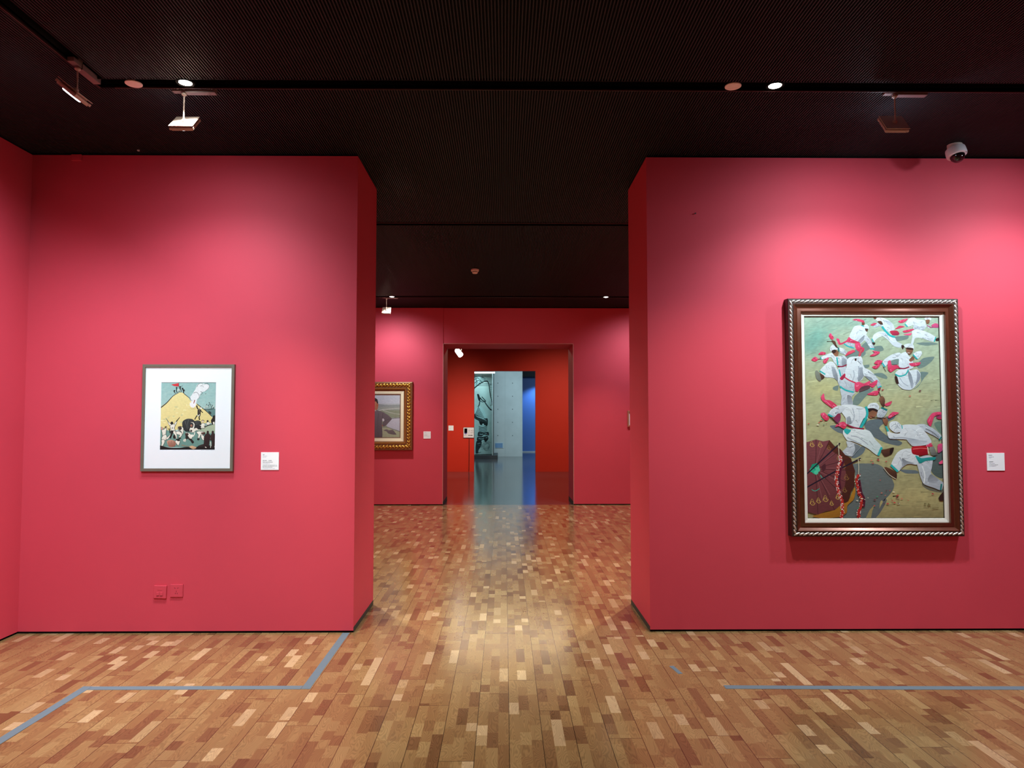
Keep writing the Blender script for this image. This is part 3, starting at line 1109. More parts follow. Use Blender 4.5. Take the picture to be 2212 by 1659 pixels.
def bg1(x, z):
    s = 1 - z
    c = mixc((172, 190, 168), (180, 182, 138), s * 2.0)
    c = mixc(c, (170, 160, 112), (s - 0.45) * 1.9)
    c = mixc(c, (118, 172, 158), 0.8 * gs(x, s, 0.10, 0.10, 0.10, 0.06))
    c = mixc(c, (118, 168, 156), 0.75 * gs(x, s, 0.04, 0.15, 0.08, 0.05))
    c = mixc(c, (140, 176, 160), 0.6 * gs(x, s, 0.32, 0.03, 0.25, 0.03))
    c = mixc(c, (196, 190, 132), 0.7 * gs(x, s, 0.15, 0.36, 0.2, 0.06))
    c = mixc(c, (192, 186, 138), 0.6 * gs(x, s, 0.75, 0.42, 0.3, 0.05))
    c = mixc(c, (136, 156, 150), 0.6 * gs(x, s, 0.98, 0.55, 0.12, 0.08))
    c = mixc(c, (196, 182, 126), 0.6 * gs(x, s, 0.80, 0.90, 0.22, 0.04))
    c = mixc(c, (136, 122, 84), 0.6 * gs(x, s, 0.85, 0.99, 0.3, 0.03))
    r = random.Random(int(x * 997) * 31 + int(z * 1409))
    k = 1 + r.uniform(-.055, .055)
    return tuple(v * k for v in c)


A.bg(bg1, CW_, CH_, 48, 70)
Wh, Wm, Ws, Wd = (232, 238, 240), (206, 214, 220), (172, 180, 190), (126, 132, 138)
T, TD = (44, 178, 176), (26, 120, 116)
Pk, Pr, Pd = (240, 84, 128), (206, 48, 78), (150, 36, 66)
Bk, Bd, Bl = (112, 70, 50), (58, 36, 30), (164, 112, 84)
SH, SHB = (112, 134, 132), (104, 118, 124)
# long brush strokes over the ground
rs = random.Random(3)
A.begin()
for _ in range(420):
    u, v = rs.uniform(310, 1890), rs.uniform(300, 2550)
    l = rs.uniform(50, 170)
    up = -0.5 * max(0, 1 - (v - 288) / 900)
    xx, zz = tr1(u, v)
    c = bg1(min(1, max(0, xx / CW_)), min(1, max(0, zz / CH_)))
    k = rs.choice((0.90, 0.94, 0.96, 1.04, 1.06, 1.09))
    A.line([(u, v), (u + l * .5, v + l * .5 * up - 3), (u + l, v + l * up)], rs.uniform(8, 20), tuple(min(255, a * k) for a in c), 3)
A.end()
# shadows painted on the ground
for p in ([(1010, 580), (1090, 560), (1110, 620), (1000, 690), (930, 700), (950, 640)], [(820, 700), (980, 640), (1010, 720), (880, 790), (780, 760)],
          [(1060, 640), (1190, 620), (1220, 670), (1150, 690)], [(1330, 520), (1500, 505), (1490, 545), (1360, 570)], [(1590, 590), (1760, 580), (1850, 600), (1700, 620)],
          [(1600, 830), (1680, 760), (1800, 745), (1770, 800), (1690, 860), (1620, 880)], [(1560, 1120), (1650, 1030), (1640, 920), (1735, 925), (1690, 980), (1620, 1080)],
          [(960, 850), (1050, 835), (1050, 865), (1000, 880)], [(1100, 940), (1200, 930), (1260, 970), (1250, 1000), (1150, 970)],
          [(640, 1090), (700, 1070), (690, 1130), (640, 1120)], [(860, 1290), (890, 1190), (1000, 1110), (1110, 1110), (1010, 1200), (930, 1290)]):
    A.poly(p, SH, (122, 140, 128))
A.poly([(1000, 1540), (1040, 1470), (1190, 1440), (1350, 1400), (1335, 1450), (1210, 1510), (1170, 1560), (1260, 1640), (1430, 1712), (1390, 1752), (1250, 1722), (1100, 1650)], SHB, (96, 108, 112))
A.poly([(600, 1530), (700, 1520), (770, 1560), (780, 1620), (690, 1600)], SHB)
A.poly([(850, 1880), (960, 1760), (1010, 1780), (980, 1840), (900, 1890)], SHB)
A.poly([(865, 1960), (1000, 1950), (1150, 1960), (1270, 2040), (1340, 2180), (1320, 2260), (1250, 2340), (1180, 2380), (1130, 2560), (740, 2560), (820, 2400), (890, 2230), (890, 2040)], (112, 124, 124), (98, 106, 104))
A.poly([(1015, 2560), (1060, 2470), (1120, 2410), (1090, 2480), (1075, 2560)], (164, 152, 104), sm=False)
A.line([(1200, 2360), (1240, 2360), (1160, 2500), (1090, 2562)], 34, (100, 106, 108))
A.poly([(1400, 2020), (1590, 2028), (1620, 2062), (1480, 2062)], SHB)
A.poly([(1770, 1900), (1890, 1800), (1905, 2110), (1800, 2080), (1760, 2010)], (92, 106, 106), (80, 96, 92))
A.poly([(1690, 2090), (1790, 2170), (1900, 2240), (1890, 2280), (1740, 2250), (1660, 2190)], (112, 112, 96))
A.poly([(1800, 1500), (1880, 1480), (1890, 1620), (1840, 1580)], (108, 134, 118))

# dancer bending, top
A.cloth([(880, 402), (930, 388), (992, 398), (1032, 450), (1005, 520), (960, 570), (900, 572), (836, 545), (826, 505), (850, 455)], Wh, Wm, 9, 1)
A.cloth([(995, 470), (1040, 520), (1085, 580), (1112, 655), (1072, 660), (1030, 590), (1000, 560), (945, 605), (915, 585), (960, 530)], Wh, Ws, 9, 2)
A.poly([(960, 530), (1000, 500), (985, 560), (935, 600), (915, 580)], Wd, Ws)
A.line([(1060, 655), (1112, 655)], 14, T)
A.cloth([(770, 572), (840, 580), (885, 612), (872, 648), (795, 630)], Wm, Ws, 9, 3)
A.line([(762, 596), (810, 628), (880, 648)], 14, T)
A.cloth([(985, 392), (1025, 378), (1050, 405), (1044, 432), (1000, 424)], Wh, Wm, 9, 4)
A.poly([(1005, 424), (1040, 428), (1030, 462), (1012, 450)], Bd, Bk)
A.poly([(968, 345), (996, 345), (1000, 380), (970, 392)], Bk)
A.line([(960, 388), (995, 400)], 12, T)
A.poly([(858, 325), (915, 312), (985, 330), (998, 356), (960, 350), (905, 335)], Pk, Pr)
A.folds([(858, 325), (915, 312), (985, 330), (998, 356), (960, 350), (905, 335)], 5, (176, 40, 78), (252, 150, 178), 8, 40)
A.poly([(675, 540), (708, 545), (725, 590), (790, 560), (820, 520), (850, 545), (940, 580), (935, 600), (860, 590), (800, 580), (740, 606), (702, 606)], Pk, Pr)
A.folds([(675, 540), (708, 545), (725, 590), (790, 560), (820, 520), (850, 545), (940, 580), (935, 600), (860, 590), (800, 580), (740, 606), (702, 606)], 5, (176, 40, 78), (252, 150, 178), 8, 41)
A.poly([(890, 600), (945, 590), (960, 630), (998, 650), (985, 690), (950, 695), (905, 665)], Pk, Pr)
A.folds([(890, 600), (945, 590), (960, 630), (998, 650), (985, 690), (950, 695), (905, 665)], 5, (176, 40, 78), (252, 150, 178), 8, 42)
A.line([(945, 745), (958, 700), (985, 670)], 16, Pr)
# running dancer, top centre
A.cloth([(1125, 320), (1170, 292), (1260, 322), (1322, 370), (1345, 432), (1290, 462), (1232, 442), (1190, 392), (1150, 340)], Wh, Wm, 9, 5)
A.poly([(1230, 330), (1300, 350), (1330, 400), (1270, 380)], Ws, Wm)
A.cloth([(1098, 392), (1150, 358), (1200, 392), (1160, 400), (1112, 412)], Wm, Ws, 9, 6)
A.poly([(1148, 342), (1190, 338), (1212, 378), (1178, 378)], Bk, Bd)
A.poly([(1100, 290), (1136, 290), (1130, 318), (1108, 315)], Bk)
A.cloth([(1085, 560), (1105, 495), (1170, 458), (1262, 468), (1342, 520), (1372, 572), (1430, 602), (1412, 642), (1352, 632), (1310, 602), (1258, 545), (1200, 512), (1140, 540), (1102, 580)], Wh, Wm, 9, 7)
A.cloth([(1150, 470), (1240, 480), (1290, 560), (1220, 500)], Wm, Ws, 9, 8)
A.line([(1200, 400), (1240, 452), (1290, 502), (1350, 522)], 22, T)
A.poly([(1290, 452), (1370, 448), (1400, 478), (1382, 500), (1322, 498)], Pr, Pd)
A.poly([(1350, 432), (1400, 392), (1462, 402), (1412, 418)], (222, 70, 110), Pr)
A.poly([(1066, 384), (1104, 360), (1142, 366), (1100, 392)], Pk, Pr)
A.folds([(1066, 384), (1104, 360), (1142, 366), (1100, 392)], 5, (176, 40, 78), (252, 150, 178), 8, 43)
A.poly([(1086, 584), (1122, 584), (1116, 608), (1096, 606)], Bd)
A.poly([(1424, 612), (1456, 620), (1440, 662), (1424, 640)], Bd)
A.line([(1082, 540), (1104, 580)], 12, T)
# running dancer, top right
A.cloth([(1468, 372), (1512, 312), (1562, 292), (1604, 318), (1690, 330), (1702, 382), (1690, 432), (1600, 442), (1556, 420), (1570, 380), (1500, 402)], Wh, Wm, 9, 9)
A.cloth([(1560, 380), (1640, 400), (1690, 390), (1680, 440), (1580, 440)], Wm, Ws, 9, 10)
A.cloth([(1688, 302), (1748, 285), (1768, 318), (1742, 332), (1702, 330)], Wh, Wm, 9, 11)
A.poly([(1702, 326), (1746, 322), (1742, 362), (1714, 372)], Bl, Bk)
A.line([(1690, 410), (1722, 385), (1740, 420)], 14, Wm)
A.cloth([(1545, 452), (1600, 432), (1680, 450), (1752, 480), (1818, 522), (1802, 572), (1742, 562), (1652, 532), (1580, 532), (1560, 592), (1530, 612), (1548, 520)], Wh, Wm, 9, 12)
A.line([(1818, 520), (1800, 574)], 13, T)
A.line([(1462, 370), (1492, 402)], 13, T)
A.poly([(1816, 540), (1852, 528), (1852, 562), (1822, 566)], Bd)
A.poly([(1384, 342), (1440, 320), (1496, 308), (1472, 342), (1420, 362)], Pk, Pr)
A.folds([(1384, 342), (1440, 320), (1496, 308), (1472, 342), (1420, 362)], 5, (176, 40, 78), (252, 150, 178), 8, 44)
A.poly([(1438, 452), (1500, 436), (1560, 426), (1562, 442), (1500, 466), (1450, 468)], Pk, Pr)
A.folds([(1438, 452), (1500, 436), (1560, 426), (1562, 442), (1500, 466), (1450, 468)], 5, (176, 40, 78), (252, 150, 178), 8, 45)
A.poly([(1446, 492), (1540, 474), (1522, 502)], (246, 110, 150), Pk)
A.poly([(1768, 386), (1812, 362), (1852, 378), (1852, 412), (1790, 412)], Pk, (170, 70, 120))
A.line([(1715, 385), (1760, 410), (1790, 405)], 10, (170, 70, 120))
# dancer with raised knee, left
A.cloth([(700, 640), (760, 655), (802, 702), (782, 724), (712, 694)], Wh, Ws, 9, 13)
A.line([(700, 640), (706, 690)], 14, TD)
A.cloth([(640, 732), (700, 742), (760, 732), (802, 772), (792, 852), (692, 852), (660, 800)], Wh, Ws, 9, 14)
A.cloth([(498, 752), (560, 720), (632, 702), (682, 742), (692, 842), (652, 812), (612, 752), (512, 776)], Wh, Wm, 9, 15)
A.poly([(740, 760), (790, 780), (785, 850), (740, 845)], Ws, Wd)
A.line([(680, 752), (692, 842)], 16, T)
A.cloth([(600, 652), (628, 610), (670, 618), (692, 660), (652, 672), (615, 690)], Wh, Wm, 9, 16)
A.poly([(618, 682), (660, 664), (702, 690), (692, 738), (658, 738)], Bk, Bl)
A.poly([(622, 680), (660, 664), (672, 690), (640, 710)], Bd)
A.poly([(620, 560), (662, 570), (672, 602), (694, 650), (662, 632)], Bk, Bd)
A.poly([(588, 512), (608, 478), (648, 532), (622, 552)], Pk, Pr)
A.folds([(588, 512), (608, 478), (648, 532), (622, 552)], 5, (176, 40, 78), (252, 150, 178), 8, 46)
A.line([(566, 571), (642, 573)], 5, Bd)
A.poly([(468, 722), (500, 690), (552, 698), (542, 722)], Pk, Pr)
A.folds([(468, 722), (500, 690), (552, 698), (542, 722)], 5, (176, 40, 78), (252, 150, 178), 8, 47)
A.poly([(388, 782), (430, 745), (468, 775), (432, 802)], Pk, Pr)
A.folds([(388, 782), (430, 745), (468, 775), (432, 802)], 5, (176, 40, 78), (252, 150, 178), 8, 48)
A.line([(462, 776), (505, 768)], 7, Pd)
A.poly([(522, 792), (560, 760), (590, 756), (562, 812), (535, 822)], Pk, Pr)
A.folds([(522, 792), (560, 760), (590, 756), (562, 812), (535, 822)], 5, (176, 40, 78), (252, 150, 178), 8, 49)
A.line([(494, 748), (502, 778)], 12, T)
A.cloth([(690, 882), (780, 858), (800, 960), (722, 1082), (690, 1022)], Wm, Ws, 9, 17)
A.cloth([(485, 910), (540, 842), (600, 800), (652, 818), (692, 900), (722, 960), (702, 1032), (660, 992), (600, 982), (545, 976)], Wh, Wm, 9, 18)
A.poly([(620, 860), (660, 880), (690, 960), (690, 1020), (640, 970)], Ws, Wd)
A.line([(485, 908), (548, 946)], 15, T)
A.poly([(472, 930), (530, 958), (536, 986), (498, 1006)], Bk, Bd)
A.poly([(430, 922), (446, 900), (480, 930), (502, 1010), (480, 1024), (446, 992)], (138, 142, 128), (110, 114, 104))
A.line([(690, 852), (740, 858), (795, 836)], 14, Pd)
A.poly([(700, 890), (716, 900), (740, 1000), (716, 960)], T)
A.poly([(776, 738), (808, 690), (868, 668), (892, 684), (842, 712)], (246, 96, 116), Pr)
# dancer seen from behind, centre
A.cloth([(722, 1105), (870, 1150), (902, 1148), (852, 1202), (862, 1288), (730, 1292), (736, 1202)], Wm, Ws, 9, 19)
A.poly([(800, 1180), (850, 1200), (855, 1285), (810, 1285)], Wd, Ws)
A.cloth([(798, 782), (832, 750), (900, 744), (962, 770), (978, 830), (1002, 882), (992, 962), (962, 1012), (890, 1042), (782, 1002), (770, 932), (792, 862)], Wh, Wm, 9, 20)
A.poly([(930, 880), (980, 870), (990, 960), (950, 1015), (920, 1020)], Ws, Wd)
A.line([(870, 900), (880, 960), (860, 1020)], 10, Ws)
A.line([(930, 850), (935, 930), (915, 1000)], 12, Ws)
A.cloth([(888, 752), (950, 738), (978, 790), (966, 828), (922, 792)], Wh, Wm, 9, 21)
A.poly([(885, 770), (905, 762), (905, 790), (888, 792)], Bd)
A.line([(918, 792), (960, 832)], 8, Wd)
A.cloth([(980, 872), (1060, 900), (1122, 960), (1162, 1010), (1192, 1082), (1152, 1102), (1130, 1042), (1060, 992), (992, 962)], Wh, Ws, 9, 22)
A.poly([(1000, 960), (1080, 985), (1130, 1050), (1100, 1040), (1040, 1000)], Wd, Ws)
A.line([(1150, 1100), (1194, 1080)], 16, T)
A.cloth([(740, 982), (800, 1000), (890, 1042), (902, 1100), (872, 1152), (782, 1122), (714, 1090)], Wm, Ws, 9, 23)
A.line([(770, 1020), (800, 1080)], 9, Ws)
A.line([(840, 1040), (850, 1100)], 9, Ws)
A.line([(716, 1082), (780, 1124), (876, 1148)], 18, T)
A.line([(750, 965), (820, 1012), (902, 1044)], 15, Pr)
A.poly([(714, 990), (770, 935), (778, 970), (742, 1012)], Pr, Pd)
A.poly([(884, 1050), (932, 1030), (990, 1048), (1060, 1018), (1066, 1048), (1142, 1008), (1142, 1050), (1092, 1096), (1040, 1070), (962, 1090), (920, 1142), (888, 1122)], Pk, Pr)
A.folds([(884, 1050), (932, 1030), (990, 1048), (1060, 1018), (1066, 1048), (1142, 1008), (1142, 1050), (1092, 1096), (1040, 1070), (962, 1090), (920, 1142), (888, 1122)], 5, (176, 40, 78), (252, 150, 178), 8, 50)
A.poly([(960, 1090), (1040, 1070), (1060, 1100), (940, 1145)], (90, 50, 60), (110, 80, 84))
A.poly([(1148, 1110), (1186, 1090), (1172, 1132)], Pd)
A.poly([(1028, 1172), (1090, 1140), (1150, 1128), (1172, 1142), (1142, 1182), (1080, 1182)], Pk, Pr)
A.folds([(1028, 1172), (1090, 1140), (1150, 1128), (1172, 1142), (1142, 1182), (1080, 1182)], 5, (176, 40, 78), (252, 150, 178), 8, 51)
A.line([(936, 742), (946, 700), (968, 660)], 22, (200, 90, 96))
# kneeling dancer, right
A.cloth([(1350, 932), (1400, 890), (1500, 884), (1522, 900), (1600, 890), (1642, 940), (1632, 1012), (1572, 1092), (1522, 1122), (1440, 1112), (1382, 1062), (1370, 972)], Wh, Wm, 9, 24)
A.poly([(1500, 900), (1540, 960), (1560, 1060), (1540, 1110), (1520, 1040), (1500, 970)], Wd, Ws)
A.poly([(1600, 900), (1640, 950), (1630, 1010), (1580, 1070), (1600, 990)], Ws, Wd)
A.line([(1400, 980), (1440, 1040), (1500, 1080)], 9, Ws)
A.poly([(1345, 970), (1372, 972), (1392, 1052), (1360, 1042)], Bd)
A.cloth([(1400, 722), (1470, 690), (1512, 742), (1542, 762), (1562, 862), (1502, 892), (1402, 872), (1390, 792)], Wh, Wm, 9, 25)
A.cloth([(1198, 832), (1222, 780), (1302, 724), (1402, 698), (1422, 762), (1302, 792), (1232, 862)], Wh, Wm, 9, 26)
A.poly([(1300, 790), (1390, 770), (1380, 830), (1310, 830)], (130, 150, 138), SH)
A.cloth([(1560, 702), (1642, 678), (1658, 712), (1612, 772), (1580, 742)], Wh, Wm, 9, 27)
A.line([(1556, 720), (1605, 772)], 14, T)
A.line([(1198, 812), (1232, 862)], 16, T)
A.cloth([(1450, 612), (1500, 595), (1560, 610), (1562, 662), (1502, 642), (1468, 642)], Wh, Wm, 9, 28)
A.poly([(1480, 640), (1556, 650), (1542, 702), (1512, 722), (1480, 692)], Bl, Bk)
A.poly([(1480, 640), (1556, 650), (1550, 668), (1484, 660)], Bd)
A.line([(1490, 700), (1520, 702)], 8, (225, 210, 200))
A.poly([(1508, 782), (1550, 740), (1572, 770), (1532, 802)], Bk, Bl)
A.line([(1350, 942), (1400, 966), (1470, 946), (1502, 892)], 15, T)
A.poly([(1108, 822), (1140, 785), (1202, 788), (1192, 822), (1150, 832)], Pk, Pr)
A.folds([(1108, 822), (1140, 785), (1202, 788), (1192, 822), (1150, 832)], 5, (176, 40, 78), (252, 150, 178), 8, 52)
A.poly([(1084, 862), (1132, 840), (1184, 828), (1152, 872), (1120, 884)], Pk, Pr)
A.folds([(1084, 862), (1132, 840), (1184, 828), (1152, 872), (1120, 884)], 5, (176, 40, 78), (252, 150, 178), 8, 53)
A.line([(1212, 860), (1242, 912)], 5, Bd)
A.poly([(1264, 802), (1296, 788), (1312, 842), (1372, 838), (1402, 870), (1360, 882), (1302, 922), (1266, 892)], Pk, Pr)
A.folds([(1264, 802), (1296, 788), (1312, 842), (1372, 838), (1402, 870), (1360, 882), (1302, 922), (1266, 892)], 5, (176, 40, 78), (252, 150, 178), 8, 54)
A.line([(1390, 872), (1450, 880), (1510, 860)], 14, Pd)
A.poly([(1508, 822), (1560, 814), (1642, 808), (1622, 842), (1540, 854)], Pk, Pr)
A.folds([(1508, 822), (1560, 814), (1642, 808), (1622, 842), (1540, 854)], 5, (176, 40, 78), (252, 150, 178), 8, 55)
A.poly([(1058, 736), (1112, 700), (1088, 678), (1172, 690), (1160, 712), (1110, 738)], Pk, Pr)
A.folds([(1058, 736), (1112, 700), (1088, 678), (1172, 690), (1160, 712), (1110, 738)], 5, (176, 40, 78), (252, 150, 178), 8, 56)
# leaping dancer, lower centre
A.poly([(498, 1200), (530, 1162), (546, 1230), (602, 1240), (662, 1280), (692, 1322), (640, 1334), (560, 1282), (512, 1242)], Pk, Pr)
A.folds([(498, 1200), (530, 1162), (546, 1230), (602, 1240), (662, 1280), (692, 1322), (640, 1334), (560, 1282), (512, 1242)], 5, (176, 40, 78), (252, 150, 178), 8, 57)
A.cloth([(790, 1700), (872, 1718), (952, 1760), (902, 1822), (852, 1872), (770, 1852), (738, 1822), (800, 1762)], Wm, Ws, 9, 29)
A.poly([(880, 1730), (950, 1760), (900, 1820), (860, 1860), (890, 1790)], Wd, SHB)
A.cloth([(760, 1572), (850, 1558), (1000, 1568), (1062, 1592), (1122, 1682), (1202, 1772), (1152, 1862), (1052, 1792), (962, 1742), (862, 1702), (800, 1692), (752, 1622)], Wh, (196, 216, 216), 9, 30)
A.line([(840, 1640), (930, 1660), (1040, 1740)], 10, Ws)
A.line([(900, 1600), (1000, 1640)], 8, Wm)
A.line([(800, 1660), (860, 1690), (960, 1730)], 12, Ws)
A.line([(1196, 1768), (1154, 1862)], 26, T)
A.poly([(1188, 1802), (1240, 1790), (1334, 1772), (1312, 1842), (1240, 1872), (1212, 1852)], Bk, Bd)
A.poly([(1290, 1790), (1334, 1772), (1312, 1842), (1290, 1850)], (40, 26, 24))
A.cloth([(698, 1312), (760, 1290), (850, 1288), (952, 1310), (1032, 1350), (1036, 1440), (992, 1502), (942, 1562), (862, 1552), (790, 1512), (780, 1440), (738, 1380)], Wh, Wm, 9, 31)
A.poly([(790, 1440), (830, 1420), (850, 1500), (800, 1510)], Ws, Wd)
A.line([(860, 1330), (880, 1420), (850, 1500)], 10, Ws)
A.line([(930, 1340), (940, 1440), (910, 1530)], 12, Wm)
A.poly([(990, 1440), (1030, 1450), (1000, 1510), (960, 1550), (930, 1560)], TD, (60, 90, 80))
A.cloth([(578, 1402), (620, 1340), (702, 1298), (782, 1320), (742, 1372), (702, 1392), (640, 1432)], Wh, Ws, 9, 32)
A.line([(578, 1398), (642, 1432)], 18, T)
A.cloth([(1140, 1370), (1196, 1328), (1262, 1350), (1222, 1422), (1150, 1442)], Wm, Ws, 9, 33)
A.line([(1190, 1322), (1258, 1352)], 22, TD)
A.poly([(1164, 1222), (1200, 1188), (1232, 1230), (1222, 1312), (1194, 1292)], Bl, Bd)
A.line([(1158, 1140), (1188, 1205)], 8, Bd)
A.poly([(1228, 1282), (1312, 1248), (1292, 1290), (1250, 1304)], Pr, Pk)
A.cloth([(1030, 1312), (1060, 1275), (1132, 1268), (1168, 1312), (1150, 1352), (1100, 1332), (1040, 1332)], Wh, Wm, 9, 34)
A.line([(1060, 1300), (1110, 1290), (1150, 1320)], 6, Ws)
A.poly([(1030, 1338), (1100, 1330), (1148, 1360), (1122, 1422), (1070, 1444), (1034, 1412)], Bk, Bl)
A.poly([(1032, 1335), (1100, 1328), (1150, 1350), (1140, 1372), (1090, 1352), (1050, 1372)], (46, 30, 28))
A.line([(1060, 1418), (1090, 1422)], 6, (120, 40, 44))
A.line([(1012, 1310), (1028, 1370), (1018, 1430), (952, 1552)], 28, T)
A.line([(790, 1512), (880, 1548), (992, 1562)], 16, Pd)
A.poly([(762, 1570), (790, 1558), (842, 1580), (802, 1624), (770, 1602)], T)
A.poly([(494, 1392), (540, 1380), (592, 1442), (560, 1472), (520, 1442)], Pk, Pr)
A.folds([(494, 1392), (540, 1380), (592, 1442), (560, 1472), (520, 1442)], 5, (176, 40, 78), (252, 150, 178), 8, 58)
A.poly([(640, 1452), (690, 1390), (722, 1400), (720, 1462), (684, 1500), (664, 1490)], Pd, (120, 60, 100))
A.poly([(660, 1540), (690, 1500), (760, 1480), (794, 1520), (762, 1562), (702, 1532)], Pk, Pr)
A.folds([(660, 1540), (690, 1500), (760, 1480), (794, 1520), (762, 1562), (702, 1532)], 5, (176, 40, 78), (252, 150, 178), 8, 59)
A.line([(590, 1420), (650, 1468), (705, 1514)], 9, Bd)
# drummer, lower right
A.cloth([(1590, 1520), (1680, 1508), (1790, 1560), (1882, 1640), (1872, 1682), (1802, 1642), (1702, 1592)], Wm, Ws, 9, 35)
A.line([(1700, 1560), (1780, 1600), (1850, 1660)], 14, Wd)
A.line([(1855, 1690), (1885, 1650)], 16, TD)
A.cloth([(1590, 1902), (1700, 1860), (1782, 1880), (1772, 1992), (1762, 2062), (1852, 2130), (1902, 2168), (1882, 2252), (1790, 2222), (1680, 2182), (1640, 2102), (1610, 1992)], Wm, Ws, 9, 36)
A.poly([(1760, 2070), (1850, 2135), (1800, 2170), (1720, 2150)], Wd, Ws)
A.line([(1660, 1980), (1690, 2080), (1680, 2170)], 14, Wh)
A.line([(1882, 2180), (1872, 2252)], 18, TD)
A.poly([(1850, 2332), (1902, 2270), (1908, 2362), (1860, 2366)], Bd)
A.cloth([(1300, 1972), (1370, 1832), (1450, 1788), (1562, 1788), (1622, 1862), (1602, 1962), (1502, 1952), (1422, 2002), (1382, 2042)], Wh, Wm, 9, 37)
A.poly([(1430, 1890), (1480, 1920), (1570, 1950), (1480, 1960), (1430, 1990)], Wd, Ws)
A.line([(1400, 1880), (1440, 1960), (1410, 2010)], 12, Ws)
A.line([(1300, 1968), (1382, 2042)], 24, T)
A.poly([(1220, 2002), (1252, 1992), (1332, 2030), (1368, 2062), (1360, 2124), (1280, 2072)], Bk, Bd)
A.line([(1218, 2000), (1280, 2075), (1362, 2126)], 7, (214, 204, 180))
A.cloth([(1250, 1530), (1290, 1598), (1400, 1612), (1430, 1520), (1600, 1518), (1690, 1590), (1762, 1690), (1752, 1732), (1640, 1752), (1542, 1752), (1482, 1682), (1290, 1672), (1256, 1602)], Wh, Wm, 9, 38)
A.line([(1290, 1670), (1400, 1660), (1500, 1670), (1620, 1690)], 12, Ws)
A.poly([(1482, 1680), (1600, 1690), (1720, 1700), (1640, 1752), (1545, 1750)], Ws, Wm)
A.line([(1540, 1560), (1600, 1600), (1640, 1680)], 10, Wm)
A.line([(1242, 1530), (1268, 1592)], 22, T)
A.cloth([(1282, 1502), (1312, 1478), (1372, 1478), (1424, 1530), (1412, 1592), (1350, 1604), (1290, 1560)], Wh, Wm, 9, 39)
A.line([(1300, 1540), (1350, 1510), (1400, 1560)], 7, Ws)
A.line([(1330, 1580), (1370, 1540), (1380, 1500)], 6, Ws)
A.line([(1424, 1520), (1432, 1560)], 10, T)
A.poly([(1204, 1452), (1240, 1430), (1268, 1472), (1252, 1532), (1222, 1502)], Bl, Bk)
A.poly([(1268, 1422), (1320, 1370), (1394, 1380), (1340, 1412), (1282, 1442)], Pk, Pr)
A.folds([(1268, 1422), (1320, 1370), (1394, 1380), (1340, 1412), (1282, 1442)], 5, (176, 40, 78), (252, 150, 178), 8, 60)
A.line([(1080, 1430), (1160, 1436), (1240, 1446)], 8, Bd)
A.poly([(1718, 1462), (1770, 1388), (1832, 1370), (1884, 1374), (1882, 1402), (1802, 1420), (1760, 1532), (1732, 1512)], Pk, Pr)
A.folds([(1718, 1462), (1770, 1388), (1832, 1370), (1884, 1374), (1882, 1402), (1802, 1420), (1760, 1532), (1732, 1512)], 5, (176, 40, 78), (252, 150, 178), 8, 61)
A.poly([(1820, 1425), (1882, 1405), (1884, 1450), (1840, 1450)], (110, 56, 110), Pr)
A.poly([(1740, 1738), (1790, 1760), (1832, 1852), (1762, 1854)], (160, 160, 150), (90, 92, 88))
A.poly([(1538, 1772), (1600, 1754), (1722, 1760), (1732, 1842), (1650, 1862), (1550, 1842)], (206, 30, 44), (130, 16, 28))
A.line([(1550, 1790), (1640, 1780), (1720, 1785)], 8, (236, 110, 110))
A.line([(1722, 1760), (1732, 1842)], 12, (220, 212, 190))
A.poly([(1700, 1750), (1760, 1720), (1780, 1760), (1720, 1765)], Pk, Pr)
A.folds([(1700, 1750), (1760, 1720), (1780, 1760), (1720, 1765)], 5, (176, 40, 78), (252, 150, 178), 8, 62)
A.poly([(1838, 1742), (1892, 1728), (1892, 1802), (1842, 1832)], Pk, (170, 70, 120))
A.poly([(1852, 1940), (1896, 1912), (1896, 1950), (1860, 1958)], Pk)
A.poly([(1580, 1860), (1650, 1890), (1722, 1884), (1812, 1878), (1802, 1912), (1702, 1922), (1630, 1950)], T, TD)
# parasol
A.poly([(400, 2540), (470, 2515), (650, 2470), (740, 2402), (810, 2372), (880, 2220), (894, 2260), (872, 2352), (800, 2420), (792, 2500), (700, 2548), (520, 2562)], (206, 150, 48), (150, 98, 34))
A.poly([(330, 1712), (440, 1680), (520, 1702), (595, 1688), (650, 1752), (722, 1790), (782, 1862), (842, 1892), (862, 1962), (888, 2032), (880, 2122), (886, 2202), (842, 2272), (812, 2372), (742, 2402), (652, 2472), (562, 2480), (462, 2522), (335, 2492)], (130, 70, 76), (104, 52, 54), sm=False)
A.poly([(596, 1690), (650, 1752), (722, 1790), (782, 1862), (842, 1892), (862, 1962), (888, 2032), (880, 2122), (886, 2202), (842, 2272), (812, 2372), (760, 2392), (720, 2330), (770, 2200), (790, 2080), (760, 1960), (700, 1860), (560, 1770)], (92, 46, 32), (72, 34, 28), sm=False)
hub = (428, 2008)
for q in ((440, 1682), (595, 1690), (722, 1792), (842, 1892), (888, 2032), (884, 2202), (812, 2370), (652, 2470), (462, 2520)):
    A.line([hub, ((hub[0] + q[0]) / 2 + 6, (hub[1] + q[1]) / 2), q], 6, (70, 34, 38), sm=False)
for q in ((500, 1760), (650, 1840), (700, 2000), (690, 2150), (600, 2300), (520, 2380)):
    A.line([hub, q], 5, (150, 92, 96), sm=False)
GO = (206, 168, 92)
